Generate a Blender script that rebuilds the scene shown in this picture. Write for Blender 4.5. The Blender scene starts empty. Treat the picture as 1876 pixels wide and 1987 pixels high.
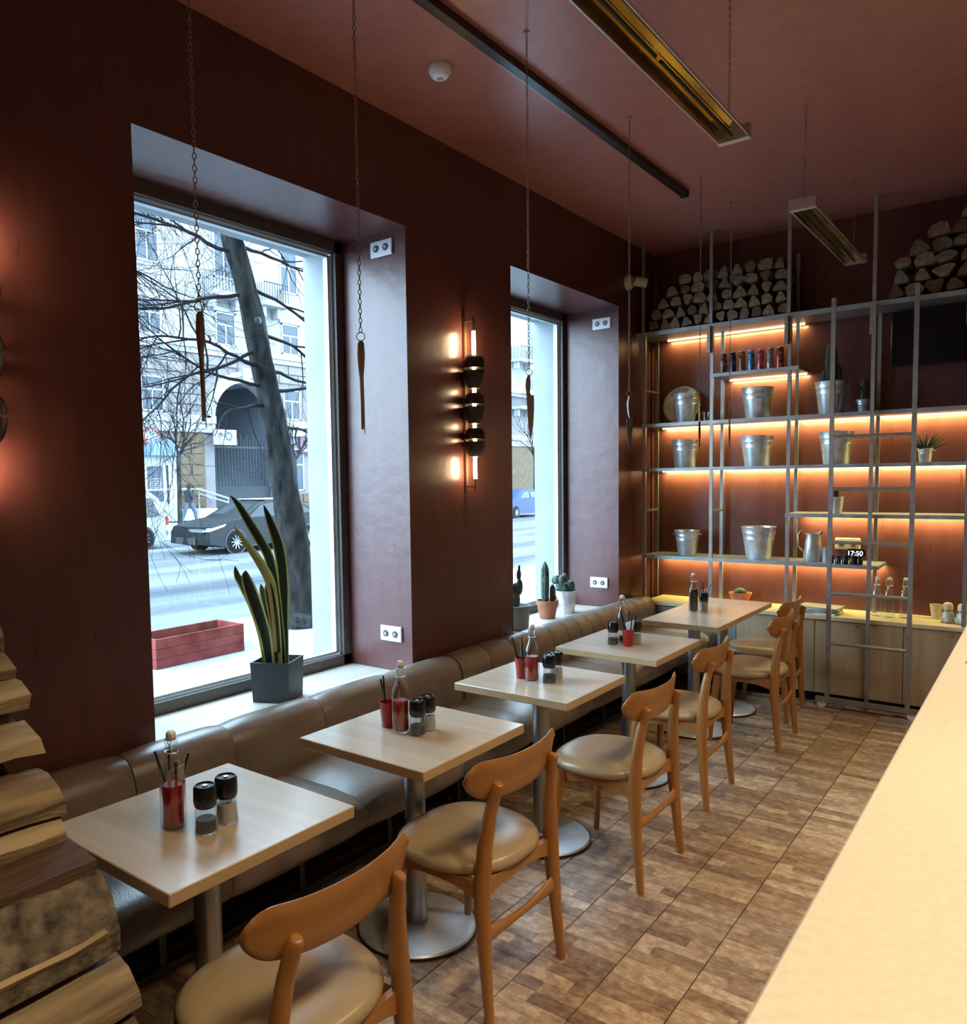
import bpy, math, random
from mathutils import Vector, Matrix
random.seed(7)
PI = math.pi
S = bpy.context.scene
COL = S.collection

# ------------------------------------------------------------------ camera
cam_data = bpy.data.cameras.new('camera')
cam = bpy.data.objects.new('camera', cam_data)
COL.objects.link(cam)
S.camera = cam
YAW, PITCH, ROLL, FPX = 0.67229, -0.066400, -0.016129, 1519.38
cy, sy, cp, sp = math.cos(YAW), math.sin(YAW), math.cos(PITCH), math.sin(PITCH)
fw = Vector((-sy * cp, cy * cp, sp)); rt = Vector((cy, sy, 0)); up = rt.cross(fw)
rt2 = math.cos(ROLL) * rt + math.sin(ROLL) * up
up2 = -math.sin(ROLL) * rt + math.cos(ROLL) * up
M = Matrix((rt2, up2, -fw)).transposed().to_4x4()
M.translation = (0, 0, 1.66)
cam.matrix_world = M
cam_data.sensor_fit = 'VERTICAL'
cam_data.sensor_height = 36.0
cam_data.lens = 36.0 * FPX / 1987
cam_data.shift_x = 103.36 / 1987
cam_data.shift_y = 38.75 / 1987
cam_data.clip_start = 0.02
cam_data.clip_end = 400

# ------------------------------------------------------------------ world, lights, exposure
W = bpy.data.worlds.new('world'); S.world = W
W.use_nodes = True
bg = W.node_tree.nodes['Background']
bg.inputs['Color'].default_value = (0.60, 0.83, 1.0, 1)
bg.inputs['Strength'].default_value = 16.0
S.view_settings.view_transform = 'Standard'
S.view_settings.look = 'None'
S.view_settings.gamma = 1
S.view_settings.use_curve_mapping = False
S.view_settings.exposure = 0.28
S.cycles.max_bounces = 10
S.cycles.diffuse_bounces = 5
S.cycles.transparent_max_bounces = 16
S.cycles.caustics_reflective = False
S.cycles.caustics_refractive = False
S.cycles.sample_clamp_indirect = 6

WARM = (1.0, 0.81, 0.53)
AMBER = (1.0, 0.82, 0.28)


def area(name, loc, rot, sx, sy_, power, color, spread=180):
    d = bpy.data.lights.new(name, 'AREA')
    d.shape = 'RECTANGLE'; d.size = sx; d.size_y = sy_
    d.energy = power; d.color = color; d.spread = math.radians(spread)
    o = bpy.data.objects.new(name, d); COL.objects.link(o)
    o.location = loc; o.rotation_euler = rot
    return o


# lamps over the bar, to the right of the frame, and an added fill light behind the camera
for i, (x, y, p) in enumerate([(0.35, 0.5, 12), (0.35, 1.9, 13.5), (0.35, 3.3, 12), (0.35, 4.9, 8)]):
    area('bar_lamp_light', (x, y, 3.2), (0, math.radians(10), 0), 0.35, 0.35, p, WARM, 104)
area('room_fill_light', (-0.6, -1.2, 3.3), (0, 0, 0), 0.5, 0.5, 8, (1.0, 0.8, 0.58), 100)


# ------------------------------------------------------------------ materials
def nt(name):
    m = bpy.data.materials.new(name); m.use_nodes = True
    t = m.node_tree
    return m, t, t.nodes['Principled BSDF'], t.nodes.new, t.links.new


def mat(name, c, rough=0.5, metal=0.0, var=0.0, scale=8.0, bump=0.0, bscale=60.0, stretch=(1, 1, 1), c2=None,
        spec=0.5, emit=None, estr=0.0, trans=0.0, coat=0.0, sheen=0.0, detail=4):
    m, t, b, N, L = nt(name)
    b.inputs['Base Color'].default_value = (*c, 1)
    b.inputs['Roughness'].default_value = rough
    b.inputs['Metallic'].default_value = metal
    b.inputs['Specular IOR Level'].default_value = spec
    b.inputs['Transmission Weight'].default_value = trans
    b.inputs['Coat Weight'].default_value = coat
    b.inputs['Coat Roughness'].default_value = 0.15
    if emit:
        b.inputs['Emission Color'].default_value = (*emit, 1)
        b.inputs['Emission Strength'].default_value = estr
    if var > 0 or bump > 0 or c2:
        tc = N('ShaderNodeTexCoord'); mp = N('ShaderNodeMapping')
        L(tc.outputs['Object'], mp.inputs['Vector'])
        mp.inputs['Scale'].default_value = stretch
    if var > 0 or c2:
        n = N('ShaderNodeTexNoise'); n.inputs['Scale'].default_value = scale; n.inputs['Detail'].default_value = detail
        L(mp.outputs['Vector'], n.inputs['Vector'])
        r = N('ShaderNodeValToRGB')
        r.color_ramp.elements[0].position = 0.32; r.color_ramp.elements[1].position = 0.68
        a = tuple(max(0, v * (1 - var)) for v in c)
        z = c2 if c2 else tuple(min(1, v * (1 + var)) for v in c)
        r.color_ramp.elements[0].color = (*a, 1); r.color_ramp.elements[1].color = (*z, 1)
        L(n.outputs['Fac'], r.inputs['Fac']); L(r.outputs['Color'], b.inputs['Base Color'])
    if bump > 0:
        n2 = N('ShaderNodeTexNoise'); n2.inputs['Scale'].default_value = bscale; n2.inputs['Detail'].default_value = 3
        L(mp.outputs['Vector'], n2.inputs['Vector'])
        bp = N('ShaderNodeBump'); bp.inputs['Strength'].default_value = bump; bp.inputs['Distance'].default_value = 0.01
        L(n2.outputs['Fac'], bp.inputs['Height']); L(bp.outputs['Normal'], b.inputs['Normal'])
    return m


def emission(name, c, s):
    m, t, b, N, L = nt(name)
    b.inputs['Base Color'].default_value = (0.8, 0.8, 0.8, 1)
    b.inputs['Emission Color'].default_value = (*c, 1)
    b.inputs['Emission Strength'].default_value = s
    return m


def thin_glass(name, tint=(1, 1, 1), refl=0.035, mx=0.5):
    m, t, b, N, L = nt(name)
    tr = N('ShaderNodeBsdfTransparent'); tr.inputs['Color'].default_value = (*tint, 1)
    gl = N('ShaderNodeBsdfGlossy'); gl.inputs['Roughness'].default_value = 0.03
    lw = N('ShaderNodeLayerWeight'); lw.inputs['Blend'].default_value = 0.5
    pw = N('ShaderNodeMath'); pw.operation = 'POWER'; pw.inputs[1].default_value = 5; L(lw.outputs['Facing'], pw.inputs[0])
    sc = N('ShaderNodeMath'); sc.operation = 'MULTIPLY_ADD'; sc.inputs[1].default_value = mx; sc.inputs[2].default_value = refl; L(pw.outputs[0], sc.inputs[0])
    mix = N('ShaderNodeMixShader')
    L(sc.outputs[0], mix.inputs['Fac']); L(tr.outputs['BSDF'], mix.inputs[1]); L(gl.outputs['BSDF'], mix.inputs[2])
    L(mix.outputs['Shader'], t.nodes['Material Output'].inputs['Surface'])
    return m


def paint(name, c, c2, rough, streak=0.5):
    """terracotta wall paint with faint vertical brush streaks, dark nicks and a plaster relief"""
    m, t, b, N, L = nt(name)
    tc = N('ShaderNodeTexCoord')
    mp = N('ShaderNodeMapping'); mp.inputs['Scale'].default_value = (5, 5, 0.9); L(tc.outputs['Object'], mp.inputs['Vector'])
    n = N('ShaderNodeTexNoise'); n.inputs['Scale'].default_value = 3.0; n.inputs['Detail'].default_value = 6
    L(mp.outputs['Vector'], n.inputs['Vector'])
    r = N('ShaderNodeValToRGB'); r.color_ramp.elements[0].position = 0.3; r.color_ramp.elements[1].position = 0.75
    r.color_ramp.elements[0].color = (*c, 1); r.color_ramp.elements[1].color = (*c2, 1)
    L(n.outputs['Fac'], r.inputs['Fac'])
    mp2 = N('ShaderNodeMapping'); mp2.inputs['Scale'].default_value = (22, 22, 3.2); L(tc.outputs['Object'], mp2.inputs['Vector'])
    v = N('ShaderNodeTexNoise'); v.inputs['Scale'].default_value = 1.6; v.inputs['Detail'].default_value = 2; L(mp2.outputs['Vector'], v.inputs['Vector'])
    r2 = N('ShaderNodeValToRGB'); r2.color_ramp.elements[0].position = 0.24; r2.color_ramp.elements[1].position = 0.33
    k = 1 - streak
    r2.color_ramp.elements[0].color = (k, k, k, 1); r2.color_ramp.elements[1].color = (1, 1, 1, 1)
    L(v.outputs['Fac'], r2.inputs['Fac'])
    mx = N('ShaderNodeMix'); mx.data_type = 'RGBA'; mx.blend_type = 'MULTIPLY'; mx.inputs['Factor'].default_value = 1
    L(r.outputs['Color'], mx.inputs['A']); L(r2.outputs['Color'], mx.inputs['B'])
    L(mx.outputs['Result'], b.inputs['Base Color'])
    b.inputs['Roughness'].default_value = rough
    b.inputs['Specular IOR Level'].default_value = 0.5
    nb = N('ShaderNodeTexNoise'); nb.inputs['Scale'].default_value = 9; nb.inputs['Detail'].default_value = 8
    L(tc.outputs['Object'], nb.inputs['Vector'])
    bp = N('ShaderNodeBump'); bp.inputs['Strength'].default_value = 0.25; bp.inputs['Distance'].default_value = 0.012
    L(nb.outputs['Fac'], bp.inputs['Height']); L(bp.outputs['Normal'], b.inputs['Normal'])
    return m


def wood(name, c1, c2, rough, axis='Y', scale=3.0, coat=0.0, spec=0.5):
    m, t, b, N, L = nt(name)
    tc = N('ShaderNodeTexCoord'); mp = N('ShaderNodeMapping')
    st = {'X': (0.6, 9, 9), 'Y': (9, 0.6, 9), 'Z': (9, 9, 0.6)}[axis]
    mp.inputs['Scale'].default_value = st
    L(tc.outputs['Object'], mp.inputs['Vector'])
    n = N('ShaderNodeTexNoise'); n.inputs['Scale'].default_value = scale; n.inputs['Detail'].default_value = 8; n.inputs['Distortion'].default_value = 0.6
    L(mp.outputs['Vector'], n.inputs['Vector'])
    r = N('ShaderNodeValToRGB'); r.color_ramp.elements[0].position = 0.33; r.color_ramp.elements[1].position = 0.68
    r.color_ramp.elements[0].color = (*c1, 1); r.color_ramp.elements[1].color = (*c2, 1)
    L(n.outputs['Fac'], r.inputs['Fac']); L(r.outputs['Color'], b.inputs['Base Color'])
    b.inputs['Roughness'].default_value = rough; b.inputs['Coat Weight'].default_value = coat
    b.inputs['Coat Roughness'].default_value = 0.2; b.inputs['Specular IOR Level'].default_value = spec
    return m


def attr_mat(name, ramp, rough, bump=0.2, bscale=40, amount=0.25, scale=18, stretch=(1, 1, 1), attr='tint'):
    """colour picked per piece from the attribute «tint», broken up by mottling"""
    m, t, b, N, L = nt(name)
    a = N('ShaderNodeAttribute'); a.attribute_name = attr
    tc = N('ShaderNodeNewGeometry'); mp = N('ShaderNodeMapping'); mp.inputs['Scale'].default_value = stretch
    L(tc.outputs['Position'], mp.inputs['Vector'])
    n = N('ShaderNodeTexNoise'); n.inputs['Scale'].default_value = scale; n.inputs['Detail'].default_value = 6; n.inputs['Roughness'].default_value = 0.65
    L(mp.outputs['Vector'], n.inputs['Vector'])
    ma = N('ShaderNodeMath'); ma.operation = 'MULTIPLY_ADD'; ma.inputs[1].default_value = amount * 4; ma.inputs[2].default_value = -amount * 2
    L(n.outputs['Fac'], ma.inputs[0])
    ad = N('ShaderNodeMath'); ad.operation = 'ADD'; L(ma.outputs[0], ad.inputs[0]); L(a.outputs['Fac'], ad.inputs[1])
    r = N('ShaderNodeValToRGB')
    els = r.color_ramp.elements
    els[0].position = ramp[0][0]; els[0].color = (*ramp[0][1], 1)
    els[1].position = ramp[-1][0]; els[1].color = (*ramp[-1][1], 1)
    for p, c in ramp[1:-1]:
        e = els.new(p); e.color = (*c, 1)
    L(ad.outputs[0], r.inputs['Fac']); L(r.outputs['Color'], b.inputs['Base Color'])
    b.inputs['Roughness'].default_value = rough
    if bump:
        bp = N('ShaderNodeBump'); bp.inputs['Strength'].default_value = bump; bp.inputs['Distance'].default_value = 0.006
        L(n.outputs['Fac'], bp.inputs['Height']); L(bp.outputs['Normal'], b.inputs['Normal'])
    return m


RED1, RED2 = (0.092, 0.029, 0.027), (0.122, 0.040, 0.036)
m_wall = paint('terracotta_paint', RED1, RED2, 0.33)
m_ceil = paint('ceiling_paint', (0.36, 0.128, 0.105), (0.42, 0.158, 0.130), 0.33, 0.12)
m_white_out = mat('exterior_plaster', (0.27, 0.29, 0.30), 0.9, var=0.06, scale=5, spec=0.1)
m_frame = mat('window_frame_grey', (0.10, 0.085, 0.075), 0.45, 0.1, var=0.1)
m_sash = mat('sash_grey', (0.50, 0.53, 0.55), 0.4, 0.2)
m_pane = thin_glass('window_glass', (0.93, 0.97, 1.0))
m_sill = wood('sill_laminate', (0.44, 0.40, 0.34), (0.56, 0.52, 0.45), 0.35, 'Y')
m_floorbase = mat('floor_grout', (0.055, 0.040, 0.032), 0.8, var=0.2)
m_brick = attr_mat('floor_bricks', [(0.0, (0.14, 0.086, 0.060)), (0.3, (0.25, 0.155, 0.100)), (0.55, (0.36, 0.235, 0.150)),
                                    (0.8, (0.47, 0.33, 0.22)), (1.0, (0.60, 0.47, 0.33))], 0.36, 0.18, amount=0.50, scale=15, stretch=(1.5, 2.0, 1))
m_tabletop = wood('table_laminate', (0.53, 0.43, 0.32), (0.59, 0.49, 0.375), 0.21, 'X', 2.0, spec=0.85)
m_tableedge = wood('table_edge_band', (0.46, 0.30, 0.15), (0.52, 0.36, 0.19), 0.4, 'Y', 2.0)
m_steel = mat('brushed_steel', (0.42, 0.43, 0.44), 0.32, 0.9, var=0.08, scale=4, stretch=(1, 1, 0.3))
m_base = mat('base_plate_steel', (0.74, 0.77, 0.80), 0.38, 0.45, var=0.15, scale=9)
m_black = mat('black_rubber', (0.012, 0.012, 0.014), 0.6)
m_blackplastic = mat('black_plastic', (0.010, 0.010, 0.013), 0.22)
m_dark = mat('dark_panel', (0.010, 0.010, 0.012), 0.85)
m_leather = mat('taupe_leather', (0.165, 0.118, 0.085), 0.30, var=0.10, scale=7, bump=0.12, bscale=240, c2=(0.195, 0.142, 0.103), spec=0.6)
m_tan = mat('seat_vinyl', (0.40, 0.29, 0.165), 0.28, var=0.08, scale=5, bump=0.06, bscale=200, spec=0.6)
m_oak = wood('chair_oak', (0.34, 0.135, 0.034), (0.44, 0.195, 0.055), 0.33, 'Z', 3.0, coat=0.2)
m_oakback = wood('chair_oak_back', (0.34, 0.135, 0.034), (0.43, 0.19, 0.053), 0.36, 'Y', 3.0, coat=0.15)
m_counter = mat('counter_top_stone', (0.74, 0.67, 0.53), 0.45, var=0.05, scale=60, bump=0.03, bscale=90)
m_cabinet = wood('cabinet_ply', (0.40, 0.29, 0.17), (0.48, 0.36, 0.22), 0.5, 'Z', 2.0)
m_cabtop = wood('cabinet_worktop', (0.62, 0.52, 0.30), (0.70, 0.60, 0.36), 0.35, 'X', 2.0)
m_galv = mat('galvanised_steel', (0.74, 0.77, 0.80), 0.33, 0.72, var=0.2, scale=14)
m_post = mat('shelf_steel_tube', (0.36, 0.36, 0.35), 0.42, 0.75, var=0.12, scale=20)
m_shelf = mat('shelf_steel_sheet', (0.33, 0.35, 0.36), 0.45, 0.6, var=0.15, scale=12, bump=0.3, bscale=120)
m_white = mat('white_plastic', (0.78, 0.78, 0.80), 0.35)
m_socket = mat('socket_white', (0.72, 0.74, 0.80), 0.35)
m_hole = mat('socket_hole', (0.05, 0.05, 0.07), 0.5)
m_led = emission('led_strip', (1.0, 0.72, 0.38), 5)
m_tube = emission('lamp_tube', (1.0, 0.72, 0.40), 105)
m_bun = mat('lamp_shade_bronze', (0.055, 0.045, 0.035), 0.42, 0.5, var=0.3, scale=30)
m_brass = mat('lamp_brass', (0.30, 0.24, 0.13), 0.35, 0.9)
m_gold = mat('gold_reflector', (0.80, 0.52, 0.14), 0.16, 1.0, var=0.35, scale=7, stretch=(1, 0.25, 1), bump=0.15, bscale=14)
m_alu = mat('aluminium', (0.62, 0.61, 0.60), 0.35, 0.9)
m_track = mat('black_track', (0.008, 0.008, 0.010), 0.30)
m_iron = mat('chain_iron', (0.24, 0.19, 0.15), 0.5, 0.6)
m_knifewood = wood('knife_wood', (0.22, 0.16, 0.11), (0.34, 0.25, 0.175), 0.5, 'Z')
m_blade = mat('knife_blade', (0.38, 0.35, 0.32), 0.45, 0.55)
m_bladebright = mat('bright_blade', (0.55, 0.55, 0.56), 0.25, 0.95)
m_bark = mat('bark', (0.085, 0.060, 0.042), 0.9, var=0.6, scale=26, bump=0.9, bscale=45, c2=(0.25, 0.19, 0.125), detail=8)
m_splitwood = mat('split_wood', (0.17, 0.11, 0.055), 0.8, var=0.5, scale=5, bump=0.5, bscale=30, stretch=(5, 0.7, 5), c2=(0.38, 0.265, 0.14), detail=8)
m_paleplit = mat('pale_split_wood', (0.33, 0.23, 0.115), 0.75, var=0.4, scale=4, bump=0.35, bscale=25, stretch=(5, 0.6, 5), c2=(0.50, 0.37, 0.20), detail=8)
m_redwood = mat('red_brown_wood', (0.075, 0.035, 0.02), 0.8, var=0.4, scale=6, bump=0.4, bscale=25, stretch=(5, 0.6, 5), c2=(0.14, 0.072, 0.042), detail=6)
m_cutend = mat('cut_wood_end', (0.17, 0.115, 0.065), 0.85, var=0.3, scale=30, c2=(0.27, 0.19, 0.115))
m_cutgrey = mat('weathered_wood_end', (0.13, 0.10, 0.075), 0.85, var=0.3, scale=30, c2=(0.20, 0.16, 0.12))
m_cutbrown = mat('brown_wood_end', (0.11, 0.055, 0.028), 0.85, var=0.3, scale=30, c2=(0.16, 0.09, 0.05))
m_glass = thin_glass('bottle_glass', (0.88, 0.93, 0.93), 0.13, 0.9)
m_redliq = mat('red_syrup', (0.42, 0.014, 0.014), 0.15, trans=0.2)
m_darkliq = mat('dark_sauce', (0.02, 0.012, 0.012), 0.15)
m_redcup = mat('red_plastic', (0.55, 0.02, 0.012), 0.2, trans=0.35)
m_orange = mat('orange_rubber', (0.60, 0.25, 0.15), 0.5)
m_ceramic = mat('ceramic', (0.75, 0.77, 0.80), 0.2)
m_pepper = mat('peppercorns', (0.025, 0.018, 0.014), 0.7, var=0.8, scale=250)
m_salt = mat('salt', (0.55, 0.48, 0.42), 0.8, var=0.1, scale=200)
m_paper = mat('napkin_paper', (0.56, 0.47, 0.36), 0.9)
m_whitepaper = mat('white_napkin', (0.70, 0.70, 0.74), 0.9)
m_potblack = mat('anthracite_pot', (0.014, 0.017, 0.022), 0.5)
m_soil = mat('soil', (0.022, 0.016, 0.012), 0.95, bump=0.8, bscale=80)
m_terra = mat('terracotta_pot', (0.42, 0.155, 0.085), 0.75, var=0.15)
m_concrete = mat('grey_pot', (0.22, 0.23, 0.24), 0.7, var=0.1)
m_cactus = mat('cactus_green', (0.030, 0.065, 0.038), 0.6, var=0.4, scale=20, bump=0.5, bscale=120)
m_cactus2 = mat('cactus_grey_green', (0.075, 0.10, 0.075), 0.7, var=0.4, scale=40, bump=0.6, bscale=160)
m_leaf = attr_mat('snake_plant_leaf', [(0.0, (0.016, 0.042, 0.028)), (0.55, (0.04, 0.085, 0.05)), (0.66, (0.50, 0.52, 0.16)), (1.0, (0.62, 0.62, 0.22))], 0.35, 0.0, amount=0.05, scale=30)
# outdoors
m_snow = mat('snow', (0.26, 0.275, 0.29), 0.9, var=0.06, scale=0.8, bump=0.5, bscale=3, spec=0.1)
m_slush = mat('slushy_asphalt', (0.038, 0.041, 0.047), 0.8, var=0.2, scale=0.9, bump=0.6, bscale=6, stretch=(1.0, 0.12, 1), c2=(0.105, 0.112, 0.122), detail=8, spec=0.1)
m_facade = mat('facade_plaster', (0.155, 0.153, 0.155), 0.9, var=0.05, scale=0.7, spec=0.1)
m_stone = mat('facade_stone', (0.118, 0.105, 0.106), 0.9, var=0.08, scale=2, spec=0.1)
m_tanstone = mat('tan_stone', (0.078, 0.055, 0.036), 0.9, var=0.14, scale=3, spec=0.1)
m_trimwhite = mat('facade_trim', (0.22, 0.225, 0.23), 0.9, spec=0.1)
m_winglass = mat('far_window_glass', (0.016, 0.023, 0.034), 0.3, spec=0.3)
m_winframe = mat('far_window_frame', (0.24, 0.25, 0.26), 0.6)
m_gate = mat('gate_iron', (0.025, 0.027, 0.031), 0.6, spec=0.1)
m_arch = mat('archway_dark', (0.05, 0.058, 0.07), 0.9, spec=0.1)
m_treebark = mat('tree_bark', (0.010, 0.010, 0.010), 0.95, var=0.5, scale=9, bump=1.0, bscale=22, stretch=(1, 1, 0.35), c2=(0.032, 0.031, 0.029), detail=8, spec=0.1)
m_twig = mat('twig', (0.014, 0.012, 0.012), 0.9, spec=0.1)
m_carblack = mat('black_car_paint', (0.006, 0.008, 0.009), 0.35, coat=0.0, spec=0.12)
m_carwhite = mat('van_paint', (0.18, 0.19, 0.20), 0.4)
m_carblue = mat('blue_car_paint', (0.008, 0.02, 0.08), 0.35, spec=0.12)
m_carglass = mat('car_glass', (0.012, 0.016, 0.02), 0.15, spec=0.25)
m_tyre = mat('tyre', (0.008, 0.008, 0.009), 0.9, spec=0.1)
m_rim = mat('alloy', (0.16, 0.165, 0.17), 0.4, 0.6)
m_headlight = emission('headlight_on', (0.95, 1.0, 0.9), 3.0)
m_redboard = mat('red_planter_board', (0.16, 0.020, 0.016), 0.75, var=0.25, scale=4, c2=(0.22, 0.05, 0.04), spec=0.1)


# ------------------------------------------------------------------ mesh builder
class MB:
    def __init__(s):
        s.v = []; s.f = []; s.m = []; s.tint = []

    def add(s, v, f, mi=0, tint=None):
        o = len(s.v)
        s.v += [tuple(p) for p in v]
        s.f += [tuple(i + o for i in q) for q in f]
        s.m += [mi] * len(f)
        s.tint += [tint if tint is not None else 0.5] * len(v)
        return s

    def box(s, x0, x1, y0, y1, z0, z1, mi=0, tint=None):
        v = [(x0, y0, z0), (x1, y0, z0), (x1, y1, z0), (x0, y1, z0), (x0, y0, z1), (x1, y0, z1), (x1, y1, z1), (x0, y1, z1)]
        return s.add(v, [(3, 2, 1, 0), (4, 5, 6, 7), (0, 1, 5, 4), (1, 2, 6, 5), (2, 3, 7, 6), (3, 0, 4, 7)], mi, tint)

    def rbox(s, x0, x1, y0, y1, z0, z1, r=0.004, mi=0):
        """box with chamfered edges"""
        xs, ys, zs = (x0, x0 + r, x1 - r, x1), (y0, y0 + r, y1 - r, y1), (z0, z0 + r, z1 - r, z1)
        loops = []
        for z, i in ((zs[0], 1), (zs[1], 0), (zs[2], 0), (zs[3], 1)):
            a, b_, c, d = (xs[0], xs[1], xs[2], xs[3])
            e, f_, g, h = (ys[0], ys[1], ys[2], ys[3])
            if i:
                loops.append([(b_, f_, z), (c, f_, z), (c, f_, z), (c, g, z), (c, g, z), (b_, g, z), (b_, g, z), (b_, f_, z)])
            else:
                loops.append([(b_, e, z), (c, e, z), (d, f_, z), (d, g, z), (c, h, z), (b_, h, z), (a, g, z), (a, f_, z)])
        return s.loft(loops, True, mi)

    def loft(s, loops, cap=True, mi=0, close=True, tint=None):
        n = len(loops[0]); v = [p for l in loops for p in l]; f = []
        for k in range(len(loops) - 1):
            for i in range(n if close else n - 1):
                j = (i + 1) % n
                f.append((k * n + i, k * n + j, (k + 1) * n + j, (k + 1) * n + i))
        if cap:
            f.append(tuple(range(n))[::-1]); f.append(tuple((len(loops) - 1) * n + i for i in range(n)))
        return s.add(v, f, mi, tint)

    def lathe(s, prof, c=(0, 0, 0), n=24, mi=0, sx=1, sy_=1):
        loops = []
        for r, z in prof:
            loops.append([(c[0] + max(r, 1e-5) * sx * math.cos(2 * PI * i / n), c[1] + max(r, 1e-5) * sy_ * math.sin(2 * PI * i / n), c[2] + z) for i in range(n)])
        return s.loft(loops, True, mi)

    def tube(s, pts, rad, n=8, mi=0, flat=1.0, cap=True, twist=0):
        pts = [Vector(p) for p in pts]
        if not hasattr(rad, '__len__'):
            rad = [rad] * len(pts)
        loops = []; u = None
        for k, p in enumerate(pts):
            d = (pts[min(k + 1, len(pts) - 1)] - pts[max(k - 1, 0)]).normalized()
            if u is None:
                a = Vector((0, 0, 1)) if abs(d.z) < 0.9 else Vector((1, 0, 0))
                u = d.cross(a).normalized()
            else:
                u = (u - d * u.dot(d)).normalized()
            w = d.cross(u)
            loops.append([tuple(p + (u * math.cos(2 * PI * (i + twist) / n) + w * flat * math.sin(2 * PI * (i + twist) / n)) * rad[k]) for i in range(n)])
        return s.loft(loops, cap, mi)

    def prism(s, poly, y0, y1, mi=0, mi_end=None, rough=0.0, cuts=1):
        """profile poly in (x, z), run along y"""
        loops = []
        for k in range(cuts + 1):
            y = y0 + (y1 - y0) * k / cuts
            loops.append([(x + random.uniform(-rough, rough), y, z + random.uniform(-rough, rough)) for x, z in poly])
        n = len(poly)
        s.loft(loops, False, mi)
        o = len(s.v) - n * (cuts + 1)
        s.f.append(tuple(o + i for i in range(n))); s.f.append(tuple(o + cuts * n + i for i in range(n))[::-1])
        s.m += [mi if mi_end is None else mi_end] * 2
        return s

    def sphere(s, c, r, n=12, mi=0, sc=(1, 1, 1)):
        loops = []
        for k in range(n // 2 + 1):
            a = -PI / 2 + PI * k / (n // 2)
            rr = max(math.cos(a), 1e-4) * r
            loops.append([(c[0] + sc[0] * rr * math.cos(2 * PI * i / n), c[1] + sc[1] * rr * math.sin(2 * PI * i / n), c[2] + sc[2] * r * math.sin(a)) for i in range(n)])
        return s.loft(loops, True, mi)

    def xf(s, mtx):
        s.v = [tuple(mtx @ Vector(p)) for p in s.v]
        return s

    def mesh(s, name, mats, smooth=True, angle=35, attr=False):
        me = bpy.data.meshes.new(name)
        me.from_pydata(s.v, [], s.f)
        for m_ in (mats if isinstance(mats, (list, tuple)) else [mats]):
            me.materials.append(m_)
        me.polygons.foreach_set('material_index', s.m)
        if attr:
            a = me.attributes.new('tint', 'FLOAT', 'POINT')
            a.data.foreach_set('value', s.tint)
        me.validate()
        import bmesh
        b = bmesh.new(); b.from_mesh(me)
        bmesh.ops.recalc_face_normals(b, faces=b.faces)
        b.to_mesh(me); b.free()
        if smooth:
            me.polygons.foreach_set('use_smooth', [True] * len(me.polygons))
            me.set_sharp_from_angle(angle=math.radians(angle))
        me.update()
        return me

    def build(s, name, mats, parent=None, smooth=True, angle=35, attr=False, loc=None):
        o = bpy.data.objects.new(name, s.mesh(name, mats, smooth, angle, attr))
        COL.objects.link(o)
        if parent: o.parent = parent
        if loc: o.location = loc
        return o


def tag(o, label, cat, group=None, kind=None):
    o['label'] = label; o['category'] = cat
    if group: o['group'] = group
    if kind: o['kind'] = kind
    return o


def thing(name, label, cat, loc=(0, 0, 0), rz=0.0, group=None):
    o = bpy.data.objects.new(name, None); COL.objects.link(o)
    o.location = loc; o.rotation_euler = (0, 0, rz)
    return tag(o, label, cat, group)


def letters(body, size, extrude, m_, name, centre=False):
    fc = bpy.data.curves.new(name, 'FONT'); fc.body = body; fc.size = size; fc.extrude = extrude
    if centre: fc.align_x = 'CENTER'; fc.align_y = 'CENTER'
    fo = bpy.data.objects.new(name, fc); COL.objects.link(fo)
    bpy.context.view_layer.update()
    me = bpy.data.meshes.new_from_object(fo.evaluated_get(bpy.context.evaluated_depsgraph_get()))
    bpy.data.objects.remove(fo); bpy.data.curves.remove(fc)
    me.materials.clear(); me.materials.append(m_)
    o = bpy.data.objects.new(name, me); COL.objects.link(o)
    return o


def struct(o):
    o['kind'] = 'structure'
    return o


def dup(root, loc, rz, label, group=None, scale=None):
    r = root.copy(); COL.objects.link(r); r.location = loc; r.rotation_euler = (0, 0, rz); r['label'] = label
    if group: r['group'] = group
    if scale: r.scale = scale
    for ch in list(root.children):
        c = ch.copy(); COL.objects.link(c); c.parent = r
        for g in ch.children:
            d = g.copy(); COL.objects.link(d); d.parent = c
    return r


# ------------------------------------------------------------------ setting: room shell
X0, XR, YB, YF, ZC = -2.70, 3.4, 6.50, -3.6, 3.52
W1 = (1.66, 3.22); W2 = (4.24, 5.80)
ZS, ZH = 0.58, 2.99
XG = -3.20

w = MB()
w.box(XG, X0, YF, W1[0], 0, ZC); w.box(XG, X0, W1[1], W2[0], 0, ZC); w.box(XG, X0, W2[1], YB + .3, 0, ZC)
for a, b_ in (W1, W2):
    w.box(XG, X0, a, b_, 0, ZS); w.box(XG, X0, a, b_, ZH, ZC)
struct(w.build('wall_left', m_wall, smooth=False))
w = MB()
XE = -3.42
w.box(XE, XG - .002, YF, W1[0] + .05, -.5, 20); w.box(XE, XG - .002, W1[1] - .06, W2[0] + .05, -.5, 20); w.box(XE, XG - .002, W2[1] - .08, 14, -.5, 20)
for a, b_ in (W1, W2):
    w.box(XE, XG - .002, a + .05, b_ - .06, -.5, .56); w.box(XE, XG - .002, a + .05, b_ - .06, 2.95, 20)
struct(w.build('wall_exterior', m_white_out, smooth=False))
struct(MB().box(X0, XR, YB, YB + .2, 0, ZC).build('wall_back', m_wall, smooth=False))
struct(MB().box(XR, XR + .2, YF, YB + .2, 0, ZC).build('wall_right', m_wall, smooth=False))
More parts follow.
